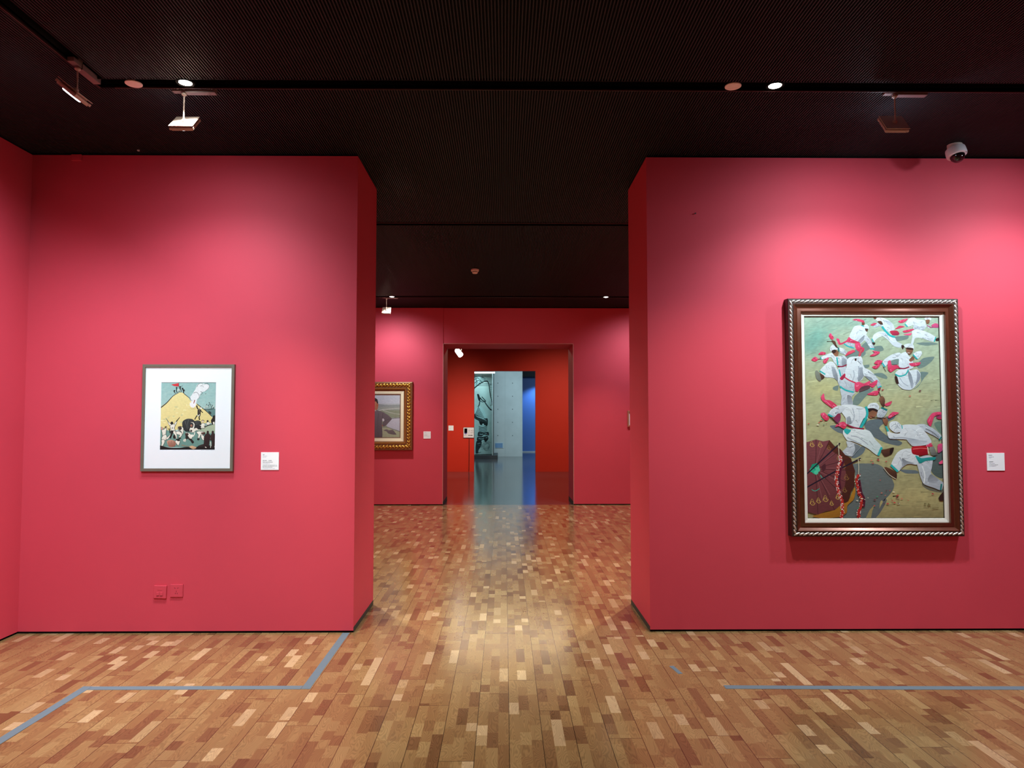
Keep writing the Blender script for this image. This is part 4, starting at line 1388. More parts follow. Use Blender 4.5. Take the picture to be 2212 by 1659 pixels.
for cx, cy, r in ((395, 1740, 26), (490, 1745, 26), (590, 1780, 22), (700, 1890, 24), (760, 1980, 24), (790, 2110, 28), (770, 2250, 24), (690, 2330, 24),
                  (400, 2390, 30), (470, 2370, 26), (550, 2350, 30), (620, 2400, 22)):
    pts = [(cx + r * (1 - k / 14) * math.cos(k * .7), cy + r * (1 - k / 14) * math.sin(k * .7)) for k in range(12)]
    A.line(pts, 7, GO if cy > 2300 or cx < 520 else (150, 108, 64), 4)
    A.line([(cx - r, cy + r * .4), (cx - r * .2, cy - r * 1.5), (cx + r * .8, cy + r * .3)], 6, GO if cy > 2300 or cx < 520 else (140, 98, 56), 3)
for k in range(12):
    A.ell(hub[0] + 46 * math.cos(k * 2.4) * (0.4 + .05 * k), hub[1] + 48 * math.sin(k * 2.4) * (0.4 + .05 * k), 26, 24, ((44, 186, 146), (30, 148, 120), (86, 208, 168))[k % 3], n=10)
A.poly([(500, 1990), (545, 1950), (552, 2010), (520, 2040)], (82, 40, 48))
A.line([(490, 2080), (520, 2120), (545, 2100)], 10, (60, 170, 150))
A.line([(390, 2240), (430, 2258), (480, 2230)], 8, (60, 170, 150))
A.line([(338, 2064), (520, 1900), (716, 1722)], 15, (36, 26, 44), sm=False)
A.line([(338, 2214), (640, 2050), (952, 1892)], 15, (36, 26, 44), sm=False)
A.line([(690, 1720), (700, 1790), (704, 1860)], 7, (216, 208, 180))
A.line([(924, 1900), (930, 1990), (928, 2070)], 7, (216, 208, 180))
rf = random.Random(9)
for path, wd in (([(710, 1862), (728, 1910), (700, 1980), (684, 2060), (676, 2140), (690, 2230), (712, 2300), (742, 2380), (744, 2460), (735, 2558)], 30),
                 ([(930, 2075), (905, 2130), (918, 2210), (932, 2280), (962, 2340), (955, 2430), (930, 2490), (930, 2558)], 30)):
    sp_ = smooth_open(path, 8)
    A.line([(x + 26, y + 6) for x, y in path[1:6]], 34, (84, 26, 48))
    A.line(path, wd, (190, 48, 42))
    A.begin()
    for i, (x, y) in enumerate(sp_):
        for _ in range(2):
            A.ell(x + rf.uniform(-22, 22), y + rf.uniform(-8, 8), 6, 5, rf.choice(((240, 236, 228), (240, 236, 228), (222, 70, 56), (250, 220, 214), (46, 140, 110) if rf.random() < .3 else (196, 40, 40))), n=6)
A.end()
# scattered paper on the ground
A.begin()
for _ in range(90):
    if rf.random() < 0.55:
        u, v = rf.uniform(330, 1880), rf.uniform(1060, 2540)
    else:
        cxy = rf.choice(((480, 1480), (560, 1490), (1120, 1920), (1200, 2280), (1340, 2400), (1380, 2360), (1100, 1560), (1040, 2330), (1130, 1150)))
        u, v = rf.gauss(cxy[0], 60), rf.gauss(cxy[1], 26)
    if u < 900 and v > 1700 or 700 < u < 1250 and 1250 < v < 1880 or u > 1250 and 1480 < v < 2250 or 600 < u < 1200 and v < 1300:
        continue
    s = rf.uniform(8, 20)
    A.poly([(u - s, v + rf.uniform(-3, 3)), (u, v - s * .45), (u + s, v + rf.uniform(-4, 4)), (u + 2, v + s * .4)],
           rf.choice(((214, 78, 74), (226, 120, 100), (236, 226, 196), (72, 160, 110), (196, 60, 72), (120, 66, 70))), sm=False)
A.end()
# small painted marks of a signature
for pts in (([(1690, 2392), (1690, 2432)]), ([(1680, 2398), (1704, 2398)]), ([(1732, 2395), (1726, 2434)]), ([(1732, 2395), (1752, 2430)]), ([(1724, 2416), (1758, 2412)]), ([(1775, 2452), (1850, 2446)])):
    A.line(pts, 7, (128, 112, 70), sm=False)
OIL = art_mat('oil_paint', 30, 110, 0.13, 0.5, 0.80)
cv = A.build('canvas', OIL, t)
cv.location = (0.120, -0.033, 0.120)
MB().box(0.10, FW_ - 0.10, -0.030, 0, 0.10, FH_ - 0.10).build('backing_board', DARKW, t)

# ---------------------------------------------------------------- the small framed print
PW, PH = 0.620, 0.722
t = thing('framed_print', 'small coloured print of a yellow hill in a wide white mat and thin grey-brown frame', 'picture', (-2.450, FY, 1.081))
plabel(ring(PW, PH, [(0, 0), (0, 0.024), (0.001, 0.025), (0.0185, 0.025), (0.0195, 0.024), (0.0195, 0.012)]).build('frame', mat('grey_brown_frame_wood', (112, 104, 90), 0.5, var=0.12, scale=18), t), 'thin grey-brown wooden frame')
MATB = mat('white_mat_board', (244, 249, 252), 0.75, var=0.01)
ox0, ox1, oz0, oz1 = 0.1235, 0.4935, 0.1385, 0.6005
m = ring(PW, PH, [(0.010, 0.0), (0.010, 0.0150), (0.0194, 0.0150)])
vs = [(0.019, -0.015, 0.019), (PW - 0.019, -0.015, 0.019), (PW - 0.019, -0.015, PH - 0.019), (0.019, -0.015, PH - 0.019),
      (ox0, -0.015, oz0), (ox1, -0.015, oz0), (ox1, -0.015, oz1), (ox0, -0.015, oz1),
      (ox0 + .0015, -0.013, oz0 + .0015), (ox1 - .0015, -0.013, oz0 + .0015), (ox1 - .0015, -0.013, oz1 - .0015), (ox0 + .0015, -0.013, oz1 - .0015)]
m.add(vs, [(0, 1, 5, 4), (1, 2, 6, 5), (2, 3, 7, 6), (3, 0, 4, 7), (4, 5, 9, 8), (5, 6, 10, 9), (6, 7, 11, 10), (7, 4, 8, 11)])
plabel(m.build('mat_board', MATB, t), 'wide white mat')
QW, QH = ox1 - ox0, oz1 - oz0


def tr2(u, v):
    s = (v - 108) / 1452
    xl, xr = 83 - 21 * s, 1232 - 17 * s
    return ((u - xl) / (xr - xl) * QW, (1 - s) * QH)


A = Art(tr2, (0, QW, 0, QH))
A.bg(lambda x, z: mixc((150, 190, 186), (176, 204, 196), (1 - z) * 1.6 + random.Random(int(x * 99) + int(z * 77) * 131).uniform(-.25, .25)), QW, QH, 22, 28)
K = (40, 36, 34)
Cr = (240, 238, 224)
for k in range(26):
    u, v = rs.uniform(83, 1200), rs.uniform(120, 640)
    A.line([(u, v), (u + 60, v + 6), (u + 120, v - 4)], 7, (136, 178, 176), 3)
A.poly([(985, 695), (1060, 680), (1225, 660), (1225, 850), (1130, 830), (1040, 750)], (112, 150, 146), (90, 124, 120))
A.poly([(70, 655), (200, 545), (330, 405), (440, 332), (500, 322), (560, 345), (650, 430), (700, 500), (830, 565), (960, 670), (1060, 752), (1140, 838), (1165, 880), (1160, 965), (900, 985), (560, 1020), (540, 1080), (400, 1120), (70, 1100)], (234, 222, 158), (226, 208, 136))
for _ in range(30):
    u, v = rs.uniform(100, 760), rs.uniform(520, 980)
    if v < 900 - (u - 83) * 1.0 + 0 and u < 350:
        continue
    A.ell(u, v, rs.uniform(14, 44), rs.uniform(8, 22), rs.choice(((222, 210, 146), (238, 228, 168), (210, 206, 150))), n=9)
A.poly([(62, 1060), (250, 1140), (560, 1150), (900, 1120), (1010, 1060), (1222, 1010), (1218, 1440), (60, 1460)], (116, 158, 146), (104, 142, 132))
A.poly([(840, 1150), (1000, 1062), (1222, 1010), (1220, 1180), (1000, 1190)], (178, 190, 160), (160, 178, 152))
A.line([(75, 648), (200, 545), (330, 400), (450, 330)], 22, K, 8)
A.line([(555, 345), (640, 415), (690, 450)], 14, K, 8)
A.line([(830, 568), (950, 660), (1050, 740), (1140, 832)], 14, K, 12)
A.line([(985, 690), (1100, 690), (1220, 660)], 14, K, 6)
A.poly([(1070, 720), (1130, 740), (1130, 790), (1090, 770)], (52, 60, 58))
for k in range(13):
    u = 1000 + k * 17
    hgt = (40, 70, 110, 60, 90, 150, 120, 100, 60, 90, 70, 50, 30)[k]
    A.line([(u, 685 - k), (u + rs.uniform(-12, 12), 685 - hgt * .5), (u + rs.uniform(-16, 16), 690 - hgt)], 6, K, 3)
    A.ell(u + 4, 690 - hgt, 9, 10, rs.choice((K, K, Cr)), n=8)
# smoke
A.poly([(690, 420), (716, 388), (752, 330), (800, 250), (836, 160), (900, 128), (1000, 140), (1080, 165), (1086, 230), (1010, 295), (930, 322), (904, 360), (874, 440), (832, 482), (806, 600), (752, 642), (690, 606), (716, 540), (700, 470)], (226, 232, 230), (236, 236, 238))
for pts in ([(830, 205), (860, 150), (920, 128), (965, 160)], [(905, 190), (940, 178), (975, 215)], [(985, 150), (1050, 132), (1090, 190), (1060, 250), (1000, 300)], [(760, 340), (820, 320), (870, 370), (875, 440), (840, 465)], [(905, 300), (945, 330), (920, 370), (880, 375)], [(690, 440), (700, 480), (735, 500)], [(1000, 355), (1030, 345)]):
    A.line(pts, 10, (92, 98, 98), 5)
A.poly([(680, 560), (730, 530), (800, 560), (810, 600), (760, 650), (700, 625)], (240, 238, 238))
A.line([(786, 485), (775, 520), (764, 560)], 20, (150, 66, 40), 12)
for k in range(7):
    A.line([(700 + k * 16, 650 + (k % 3) * 12), (708 + k * 14, 680)], 4, (120, 110, 80))
# flag and summit people
A.poly([(292, 155), (370, 140), (446, 124), (450, 196), (400, 194), (345, 185)], (224, 66, 70), (206, 52, 60), sm=False)
A.line([(448, 118), (452, 230)], 7, K)
for pts, w_ in (([(480, 200), (470, 260), (455, 320)], 26), ([(480, 230), (500, 290), (490, 325)], 18), ([(520, 235), (545, 280), (550, 340)], 30), ([(560, 260), (575, 300)], 18), ([(405, 235), (402, 280), (412, 330)], 20), ([(345, 285), (360, 320), (385, 345)], 18), ([(430, 300), (420, 330)], 12), ([(505, 215), (522, 170)], 8)):
    A.line(pts, w_, K, w_ * .7)
for x, y in ((478, 205), (405, 225), (360, 290), (530, 240)):
    A.ell(x, y, 18, 18, K, n=9)
A.line([(440, 250), (432, 310)], 14, Cr)
A.line([(470, 250), (468, 300)], 10, Cr)
# torch bearer
A.line([(830, 600), (838, 650), (870, 690)], 26, K, 26)
A.poly([(850, 680), (900, 670), (912, 740), (905, 800), (860, 812), (845, 760)], (150, 140, 112), K)
A.line([(868, 690), (862, 780), (815, 850), (790, 900)], 24, K, 18)
A.line([(905, 700), (900, 800), (880, 850), (892, 910)], 18, K, 26)
A.line([(905, 690), (930, 730), (960, 755)], 20, K, 16)
A.line([(840, 800), (872, 822), (890, 790)], 14, Cr)
A.ell(916, 655, 24, 24, Cr, n=10)
A.line([(896, 650), (920, 632), (940, 655)], 8, K)
# dark boulder
A.poly([(526, 985), (545, 930), (600, 895), (660, 882), (740, 892), (792, 930), (850, 918), (915, 940), (925, 1010), (900, 1100), (800, 1110), (690, 1160), (590, 1150), (540, 1080)], (62, 66, 66), (34, 36, 36))
for pts in ([(590, 930), (610, 1010), (640, 1110)], [(660, 900), (640, 1000), (660, 1090)], [(800, 960), (860, 950), (900, 960)], [(810, 1000), (880, 990)]):
    A.line(pts, 9, (104, 108, 106), 4)


def dancer(pts, lw=9, face=None):
    sp2 = smooth_closed(pts, 3)
    A.line(sp2 + [sp2[0]], lw * 2.0, K, sm=False)
    A.poly(pts, Cr, (222, 218, 200))


# drummer with raised arms, the others around the boulder
A.line([(250, 1000), (232, 945), (182, 868)], 26, (140, 160, 150), 10)
A.line([(256, 990), (240, 950), (200, 890)], 12, K, 6)
A.line([(385, 990), (410, 935), (476, 852)], 28, K, 10)
dancer([(270, 1012), (320, 995), (380, 1010), (362, 1080), (378, 1140), (330, 1150), (296, 1130), (284, 1080)])
dancer([(236, 950), (270, 985), (300, 1000), (280, 1030), (245, 1000)], 6)
dancer([(395, 945), (412, 960), (390, 1010), (360, 1010)], 6)
A.ell(310, 978, 30, 34, K, n=12)
A.ell(322, 1080, 14, 16, (140, 136, 126), n=9)
dancer([(330, 1150), (380, 1150), (412, 1220), (416, 1300), (390, 1302), (380, 1230), (346, 1190)], 8)
A.poly([(285, 1145), (345, 1150), (320, 1230), (290, 1300), (262, 1290), (290, 1210)], K)
A.line([(300, 1138), (375, 1142)], 12, K)
dancer([(100, 1130), (150, 1110), (205, 1080), (190, 1140), (178, 1220), (120, 1240), (112, 1180)])
A.ell(105, 1090, 26, 30, (200, 150, 130), n=10)
A.line([(160, 1070), (200, 1050)], 24, K)
dancer([(130, 1245), (190, 1225), (210, 1290), (190, 1330), (140, 1340), (100, 1310)])
dancer([(100, 1340), (150, 1330), (160, 1380), (110, 1480), (84, 1485), (104, 1400)], 8)
dancer([(190, 1310), (250, 1250), (285, 1210), (262, 1270), (220, 1320)], 7)
A.line([(250, 1090), (268, 1150), (275, 1190)], 22, K)
dancer([(440, 1070), (490, 1050), (545, 1075), (552, 1150), (540, 1210), (500, 1140), (460, 1130)])
A.poly([(440, 1060), (500, 1040), (520, 1100), (470, 1130)], (90, 78, 66), K)
dancer([(400, 1170), (450, 1150), (520, 1190), (520, 1240), (470, 1290), (455, 1280), (482, 1230), (420, 1210)], 8)
A.poly([(455, 1280), (505, 1290), (500, 1310), (450, 1305)], K)
A.poly([(340, 1240), (380, 1230), (400, 1300), (345, 1300)], K)
dancer([(682, 1120), (700, 1072), (742, 1078), (766, 1020), (752, 975), (700, 958), (760, 962), (786, 1000), (782, 1060), (772, 1096), (826, 1080), (872, 1125), (820, 1132), (770, 1172), (704, 1166)], 5)
A.ell(720, 1030, 24, 28, (160, 110, 90), n=10)
A.poly([(700, 1120), (740, 1130), (730, 1160), (700, 1160)], K)
A.poly([(590, 1190), (660, 1200), (690, 1260), (640, 1310), (590, 1340), (600, 1270)], K)
dancer([(600, 1180), (670, 1190), (720, 1230), (740, 1290), (700, 1310), (660, 1260)], 8)
A.ell(735, 1245, 28, 28, Cr, n=10)
A.ell(630, 1215, 34, 30, (60, 44, 38), n=10)
A.poly([(640, 1300), (720, 1310), (780, 1380), (740, 1410), (700, 1350)], K)
A.poly([(560, 1320), (610, 1310), (600, 1370), (550, 1360)], (206, 206, 190))
A.line([(760, 1260), (785, 1210), (790, 1170)], 16, Cr)
dancer([(830, 1170), (890, 1150), (990, 1170), (980, 1220), (920, 1220), (890, 1290), (860, 1280), (870, 1220)], 8)
dancer([(930, 1220), (985, 1260), (980, 1340), (950, 1320), (930, 1270)], 7)
A.poly([(920, 1180), (1010, 1170), (1000, 1220), (940, 1210)], (120, 84, 70), K)
A.poly([(845, 1300), (900, 1310), (870, 1345), (845, 1330)], K)
dancer([(885, 1015), (920, 1020), (940, 985), (990, 985), (1010, 1035), (985, 1030), (995, 1080), (920, 1080), (925, 1040)], 8)
A.ell(958, 940, 26, 28, (220, 200, 170), n=10)
A.line([(930, 930), (960, 908), (990, 935)], 10, K)
A.poly([(880, 1040), (910, 1050), (930, 1110), (890, 1105)], K)
dancer([(1030, 990), (1060, 950), (1100, 960), (1110, 1000), (1060, 1015)], 7)
A.ell(1060, 935, 22, 22, K, n=9)
A.line([(1000, 1060), (1060, 1030), (1120, 1010), (1200, 1000)], 18, K, 8)
A.poly([(1130, 920), (1160, 870), (1175, 820), (1215, 815), (1222, 870), (1215, 950), (1200, 990), (1150, 1000)], K)
dancer([(1170, 960), (1200, 950), (1205, 1000), (1180, 1005)], 5)
# foreground
A.poly([(62, 1450), (180, 1480), (300, 1500), (480, 1500), (640, 1480), (760, 1500), (860, 1470), (990, 1420), (1215, 1490), (1215, 1540), (62, 1540)], (44, 36, 34), (22, 20, 20))
A.line([(520, 1440), (600, 1460), (680, 1470)], 18, (150, 130, 104), 8)
A.poly([(680, 1475), (740, 1455), (832, 1495), (770, 1530), (700, 1500)], (214, 180, 140), (190, 150, 116))
A.poly([(860, 1460), (980, 1420), (990, 1460), (900, 1480)], (52, 44, 40))
A.poly([(210, 1362), (300, 1330), (392, 1368), (394, 1440), (332, 1482), (252, 1472)], (206, 160, 136), (160, 104, 84))
for k in range(5):
    A.line([(240 + k * 34, 1352 + abs(2 - k) * 6), (250 + k * 30, 1420), (262 + k * 28, 1476)], 8, (84, 50, 44))
dancer([(385, 1370), (420, 1340), (470, 1330), (480, 1380), (450, 1450), (420, 1420)], 8)
A.poly([(400, 1320), (470, 1310), (480, 1350), (440, 1360)], K)
BRN = (62, 42, 40)
A.poly([(1042, 1160), (1062, 1136), (1086, 1150), (1090, 1196), (1126, 1240), (1110, 1320), (1098, 1420), (1080, 1500), (1050, 1490), (1030, 1420), (1010, 1490), (975, 1480), (985, 1370), (984, 1290), (1010, 1220), (1040, 1200)], BRN, (38, 26, 26))
A.poly([(1146, 1160), (1166, 1136), (1192, 1150), (1196, 1196), (1222, 1230), (1222, 1420), (1190, 1500), (1150, 1500), (1148, 1380), (1122, 1300), (1130, 1230), (1146, 1200)], BRN, (40, 28, 26))
A.line([(1120, 1370), (1130, 1430), (1124, 1500)], 18, (220, 216, 200), 10)
A.line([(1105, 1300), (1128, 1345)], 20, BRN)
A.line([(1010, 1480), (1040, 1500)], 16, (220, 216, 200))
A.line([(84, 108), (1232, 108)], 9, (86, 96, 98), sm=False)
A.line([(1230, 108), (1216, 1535)], 6, (96, 104, 104), sm=False)
A.line([(62, 1534), (1215, 1534)], 10, (24, 20, 20), sm=False)
A.poly([(60, 1540), (1216, 1540), (1216, 1565), (60, 1565)], (226, 232, 240), sm=False)
for u in range(930, 1190, 34):
    A.line([(u, 1556), (u + 10, 1548), (u + 22, 1557)], 4, (150, 154, 160), sm=False)
PRN = art_mat('print_ink_on_paper', 60, 90, 0.07, 0.7)
cv = A.build('print', PRN, t)
cv.location = (ox0, -0.0125, oz0)

# ---------------------------------------------------------------- gold framed portrait in the second room
GW, GH = 1.43, 1.124
t = thing('framed_portrait', 'gold ornate framed portrait of a person in a grey jacket, half hidden by the pillar', 'painting', (-2.934, D2 - 0.012, 0.896))
GOLD = mat('gilded_plaster', (214, 164, 74), 0.32, metal=0.85, var=0.3, scale=40)
BRON = mat('brown_bronze_moulding', (132, 88, 54), 0.4, metal=0.4, var=0.2, scale=20)
ring(GW, GH, [(0, 0), (0, 0.045), (0.006, 0.062), (0.018, 0.066), (0.095, 0.060)]).build('frame_side', BRON, t)
rp = rope(GW, GH, 0.018, 0.095, 0.060, 0.095, 0.75, 0.018)
r2 = rope(GW, GH, 0.024, 0.088, 0.066, 0.055, -0.7, 0.013, twin=False)
rp.add(r2.v, r2.f)
plabel(rp.build('carved_trim', GOLD, t, smooth=True), 'carved gold leaf trim')
ring(GW, GH, [(0.095, 0.058), (0.100, 0.064), (0.112, 0.064), (0.118, 0.054), (0.140, 0.046), (0.148, 0.040)]).build('frame_moulding', BRON, t, smooth=True)
plabel(ring(GW, GH, [(0.112, 0.060), (0.116, 0.066), (0.124, 0.064), (0.127, 0.052)]).build('gold_bead', GOLD, t, smooth=True), 'thin gold inner bead')
ring(GW, GH, [(0.148, 0.030), (0.148, 0.040), (0.150, 0.041), (0.198, 0.034), (0.2, 0.026)]).build('liner', mat('cream_canvas_liner', (236, 226, 196), .8, var=.05, scale=90), t)
ring(GW, GH, [(0.1995, 0.033), (0.212, 0.031), (0.213, 0.022)]).build('slip', mat('brown_slip', (120, 86, 66), .6), t)
YW, YH = GW - 2 * 0.21, GH - 2 * 0.21
MPX = 11.69 / 1534 / 8.733


def tr3(u, v):
    return (YW - (555 - u) * MPX * 1.0, YH - (v - 380) / 815 * YH)


A = Art(tr3, (0, YW, 0, YH))
A.step = 2e-5


def bg3(x, z):
    s = 1 - z
    c = (206, 212, 226) if s < .22 else (192, 200, 206)
    if s > .26:
        c = (168, 176, 170)
    if s > .36:
        c = (150, 160, 140)
    if s > .80:
        c = (176, 182, 156)
    return c


A.bg(bg3, YW, YH, 20, 40)
A.poly([(-400, 575), (100, 560), (330, 580), (560, 575), (560, 640), (300, 625), (100, 640), (-400, 640)], (150, 160, 166), (168, 176, 172))
A.line([(140, 690), (230, 668), (340, 655), (560, 640)], 16, (214, 218, 216), 8)
A.line([(230, 680), (360, 720), (460, 745), (560, 755)], 14, (206, 212, 204), 10)
A.poly([(240, 690), (400, 735), (560, 765), (560, 830), (420, 820), (330, 760)], (160, 170, 150), (148, 158, 138))
A.poly([(380, 830), (470, 820), (560, 832), (560, 1080), (440, 1040), (300, 980), (340, 900)], (206, 208, 224), (190, 194, 212))
A.line([(330, 850), (430, 830), (560, 825)], 12, (120, 122, 120))
A.line([(300, 990), (400, 1030), (560, 1085)], 14, (140, 142, 140), 18)
A.poly([(-400, 1000), (200, 1010), (330, 1010), (450, 1060), (560, 1100), (560, 1196), (-400, 1196)], (184, 190, 164), (168, 176, 148))
A.poly([(245, 1065), (300, 1040), (350, 1058), (420, 1050), (470, 1110), (490, 1140), (420, 1140), (340, 1120), (300, 1080)], (128, 116, 122), (104, 94, 100))
A.line([(-300, 1100), (150, 1120), (240, 1140)], 10, (150, 160, 132))
JK, JD = (134, 122, 130), (98, 88, 98)
A.poly([(100, 676), (170, 690), (245, 720), (330, 770), (395, 830), (400, 850), (300, 960), (250, 990), (222, 960), (232, 900), (260, 880), (240, 835), (225, 850), (215, 960), (225, 1080), (225, 1196), (-120, 1196), (-120, 700)], JK, JD, sm=False)
A.line([(235, 730), (225, 800), (235, 870)], 8, JD)
A.line([(395, 838), (310, 860), (262, 880)], 8, JD)
A.poly([(222, 850), (240, 832), (262, 870), (232, 892)], (222, 222, 232))
A.line([(150, 740), (140, 900), (150, 1190)], 6, JD)
A.line([(60, 740), (50, 1190)], 8, JD)
A.line([(205, 1000), (215, 1100), (205, 1190)], 10, JD)
A.line([(215, 955), (235, 985)], 14, (170, 110, 90))
A.poly([(20, 500), (90, 470), (140, 545), (145, 590), (130, 660), (80, 680), (10, 640)], (214, 150, 118), (190, 120, 92))
A.poly([(0, 480), (60, 440), (125, 470), (142, 550), (120, 545), (100, 510), (40, 520)], (66, 56, 54))
A.poly([(108, 560), (135, 560), (138, 600), (115, 605)], (190, 110, 84))
A.line([(-60, 760), (20, 700), (100, 680)], 20, (220, 216, 214))
for k in range(14):
    u, v = rs.uniform(-300, 540), rs.uniform(400, 560)
    A.line([(u, v), (u + 90, v + 4)], 16, (214, 218, 230), 6)
cv = A.build('canvas', OIL, t)
cv.location = (0.21, -0.024, 0.21)
MB().box(0.18, GW - 0.18, -0.021, 0, 0.18, GH - 0.18).build('backing_board', DARKW, t)

# ---------------------------------------------------------------- sliver of a frame by the right pillar
t = thing('framed_picture', 'small brown framed picture mostly hidden behind the right pillar', 'picture', (2.035, D2, 1.283))
ring(0.36, 0.264, [(0, 0), (0, 0.03), (0.002, 0.032), (0.020, 0.032), (0.024, 0.026), (0.024, 0.012)]).build('frame', mat('pinkish_brown_frame', (176, 112, 92), .45, var=.15, scale=30), t)
MB().box(0.018, 0.342, -0.012, 0, 0.018, 0.246).build('mat_board', MATB, t)
MB().box(0.09, 0.27, -0.0128, -0.012, 0.07, 0.19).build('print', mat('muted_print_paper', (150, 146, 126), .7, var=.5, scale=35), t)

# ---------------------------------------------------------------- tall showcase with an ink painting in the concrete hall
t = thing('showcase', 'tall glazed wall case on a dark plinth left of the concrete wall', 'showcase', (-2.60, 24.25, 0.0))
DK = mat('dark_case_metal', (44, 50, 52), 0.4)
MB().box(-0.1, 2.366, -0.03, 1.64, 0, 0.131).build('plinth', DK, t, bevel=0.004)
MB().box(0, 2.21, 0.02, 1.63, 2.985, 3.25).build('canopy', DK, t)
b = MB().box(0.0, 2.275, 0.0, 0.05, 2.925, 2.975).build('light_bar', mat('lit_case_light_bar', (250, 252, 250), .4, emit=(236, 250, 250), estr=2.2), t)
plabel(b, 'bright white light bar')
MB().box(0.0, 2.20, 0.42, 0.47, 0.131, 2.985).build('back_panel', mat('pale_case_lining', (196, 210, 206), .8), t)
GL = bpy.data.materials.new('clear_case_glass')
GL.use_nodes = True
N_, L_ = nodes(GL)
N_['Principled BSDF'].inputs['Base Color'].default_value = (0.86, 0.95, 0.93, 1)
N_['Principled BSDF'].inputs['Roughness'].default_value = 0.02
N_['Principled BSDF'].inputs['Transmission Weight'].default_value = 1.0
N_['Principled BSDF'].inputs['IOR'].default_value = 1.05
MB().box(0.0, 2.195, 0.012, 0.018, 0.135, 2.925).build('glass_pane', GL, t)
plabel(MB().box(2.196, 2.226, 0.0, 1.62, 0.131, 2.985).build('side_panel', mat('grey_green_side_panel', (74, 84, 80), .4), t), 'grey-green side panel')
MB().box(2.188, 2.198, -0.004, 0.02, 0.131, 2.985).build('edge_strip', mat('pale_edge_strip', (214, 230, 226), .4), t)

t2 = thing('ink_painting', 'tall black ink painting of striped rounded forms inside the glazed case', 'painting', (-2.50, 24.62, 0.165))
IW, IH = 2.086, 2.74
MI = 24.6 / 1534 / 7.9


def tr4(u, v):
    return (IW - (583 - u) * MI, IH - (v - 150) / 1350 * IH)


A = Art(tr4, (0, IW, 0, IH))
A.step = 4e-5
A.bg(lambda x, z: mixc((178, 192, 186), (164, 180, 174), (1 - z) * .8), IW, IH, 14, 18)
I1, I2, I3 = (22, 30, 32), (48, 60, 62), (92, 110, 112)
A.poly([(-200, 150), (300, 160), (400, 170), (470, 230), (400, 280), (290, 370), (200, 400), (-200, 420)], (112, 132, 132), (134, 156, 154))
for k in range(9):
    y = 165 + k * 22
    A.line([(400 - k * 8, y), (480, y + rs.uniform(-4, 4)), (580, y + 6)], 9, I2, 5)
for k in range(22):
    y = 300 + k * 15
    A.line([(535 + k * 1.2, y), (580, y + 2)], 7, I2, 4)
for pts in ([(270, 240), (330, 210), (390, 260)], [(280, 300), (340, 250), (400, 270)], [(260, 200), (350, 180), (430, 200)], [(300, 230), (320, 280), (300, 330)]):
    A.line(pts, 16, I2, 6)
A.line([(230, 440), (290, 370), (380, 300), (480, 260), (520, 310), (535, 420), (550, 520), (572, 600), (576, 680)], 22, I1, 9)
A.poly([(322, 490), (350, 488), (376, 560), (372, 600), (345, 590)], I1)
A.line([(370, 590), (360, 660), (330, 720), (270, 780)], 16, I2, 22)
A.line([(372, 545), (410, 590), (470, 610), (410, 540), (400, 530)], 18, I1, 12)
A.line([(370, 600), (420, 620), (470, 600)], 12, I2)
A.line([(450, 615), (500, 690), (560, 760)], 18, I2, 22)
A.line([(555, 740), (575, 765)], 14, I1)
A.line([(555, 665), (558, 690)], 8, I1)
# banded limb
ctr = smooth_open([(230, 760), (330, 800), (400, 860), (440, 930), (440, 1000), (425, 1070), (420, 1140), (425, 1210), (430, 1270)], 5)
A.poly([(200, 780), (280, 740), (370, 690), (440, 760), (480, 850), (505, 930), (500, 1000), (490, 1040), (495, 1100), (515, 1140), (522, 1210), (495, 1290), (400, 1290), (345, 1330), (330, 1240), (345, 1130), (350, 1060), (375, 1010), (355, 940), (280, 900), (200, 870)], (176, 200, 196), (160, 184, 182))
for i in range(13):
    a0 = 0.35 + i * 0.05
    u0, v0 = 250 + i * 14, 820 + i * 12
    u1, v1 = 350 + i * 12.5, 700 + i * 24
    A.line([(u0 - 20, v0 + 30 - i), (u0 + 50, v0 - 4), (u1, v1)], 13, I1, 8)
A.poly([(270, 830), (330, 850), (420, 900), (500, 900), (505, 985), (440, 960), (360, 940), (285, 905)], I1, I2)
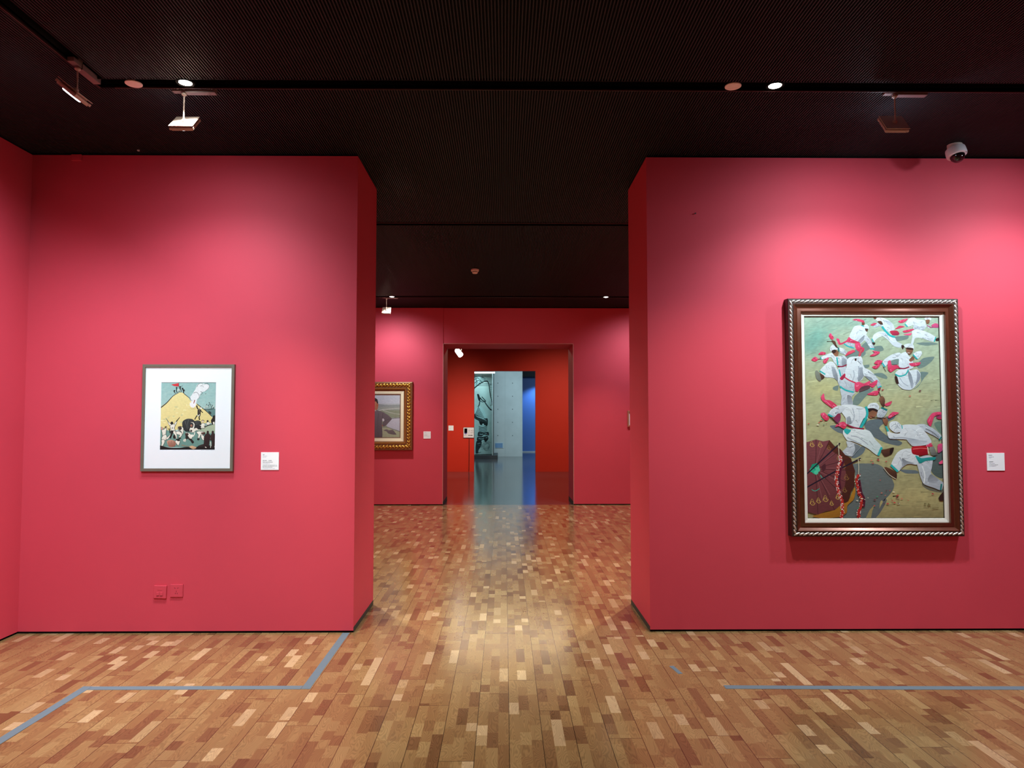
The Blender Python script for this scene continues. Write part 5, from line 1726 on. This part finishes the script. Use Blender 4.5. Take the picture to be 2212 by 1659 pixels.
for i in range(5):
    A.line([(300 + i * 30, 850 + i * 12), (340 + i * 30, 880 + i * 10), (400 + i * 20, 890 + i * 14)], 7, (168, 190, 188), 3)
A.poly([(360, 950), (440, 960), (505, 980), (490, 1030), (440, 1010), (380, 1010)], I1)
A.ell(425, 1000, 14, 10, (226, 240, 238), n=10)
for i in range(4):
    A.line([(352, 1040 + i * 24), (420, 1055 + i * 25), (492, 1030 + i * 26)], 12, I1, 10)
A.poly([(345, 1130), (430, 1140), (515, 1130), (522, 1190), (440, 1180), (400, 1210), (335, 1200)], I1, I2)
A.line([(365, 1165), (400, 1172), (430, 1165)], 10, (150, 172, 170))
A.line([(450, 1165), (490, 1158)], 9, (150, 172, 170))
A.ell(500, 1172, 7, 7, (150, 90, 84), n=8)
A.poly([(330, 1215), (400, 1215), (500, 1200), (515, 1250), (470, 1300), (430, 1260), (380, 1290), (320, 1270)], I2, I1)
A.line([(350, 1240), (400, 1250), (440, 1235)], 8, (150, 172, 170))
A.line([(470, 1230), (500, 1225)], 8, (150, 172, 170))
A.poly([(320, 1280), (400, 1290), (390, 1370), (350, 1440), (340, 1490), (300, 1490), (300, 1360)], I1, I2)
A.line([(330, 1330), (380, 1320)], 8, (130, 150, 150))
for i in range(16):
    u = 380 + rs.uniform(0, 130)
    v = 1290 + i * 10
    A.line([(u - 40, v), (u, v + 10), (u + 50, v - 4)], 5, rs.choice((I3, I2)), 3)
for i in range(6):
    A.line([(510 + i * 4, 1310 + i * 18), (535, 1350 + i * 10), (505, 1400 + i * 6)], 4, I3, 3)
A.line([(300, 1470), (360, 1480), (395, 1468)], 12, I1, 5)
for i in range(6):
    A.line([(-700 + i * 130, 300), (-640 + i * 130, 700), (-700 + i * 140, 1300)], 18, I3, 30)
cv = A.build('paper', art_mat('ink_on_paper', 6, 6, 0.08, 0.8), t2)
MB().box(-0.0, IW + 0.012, 0.001, 0.02, -0.01, IH + 0.01).build('mount', mat('white_scroll_mount', (214, 228, 224), .7), t2)
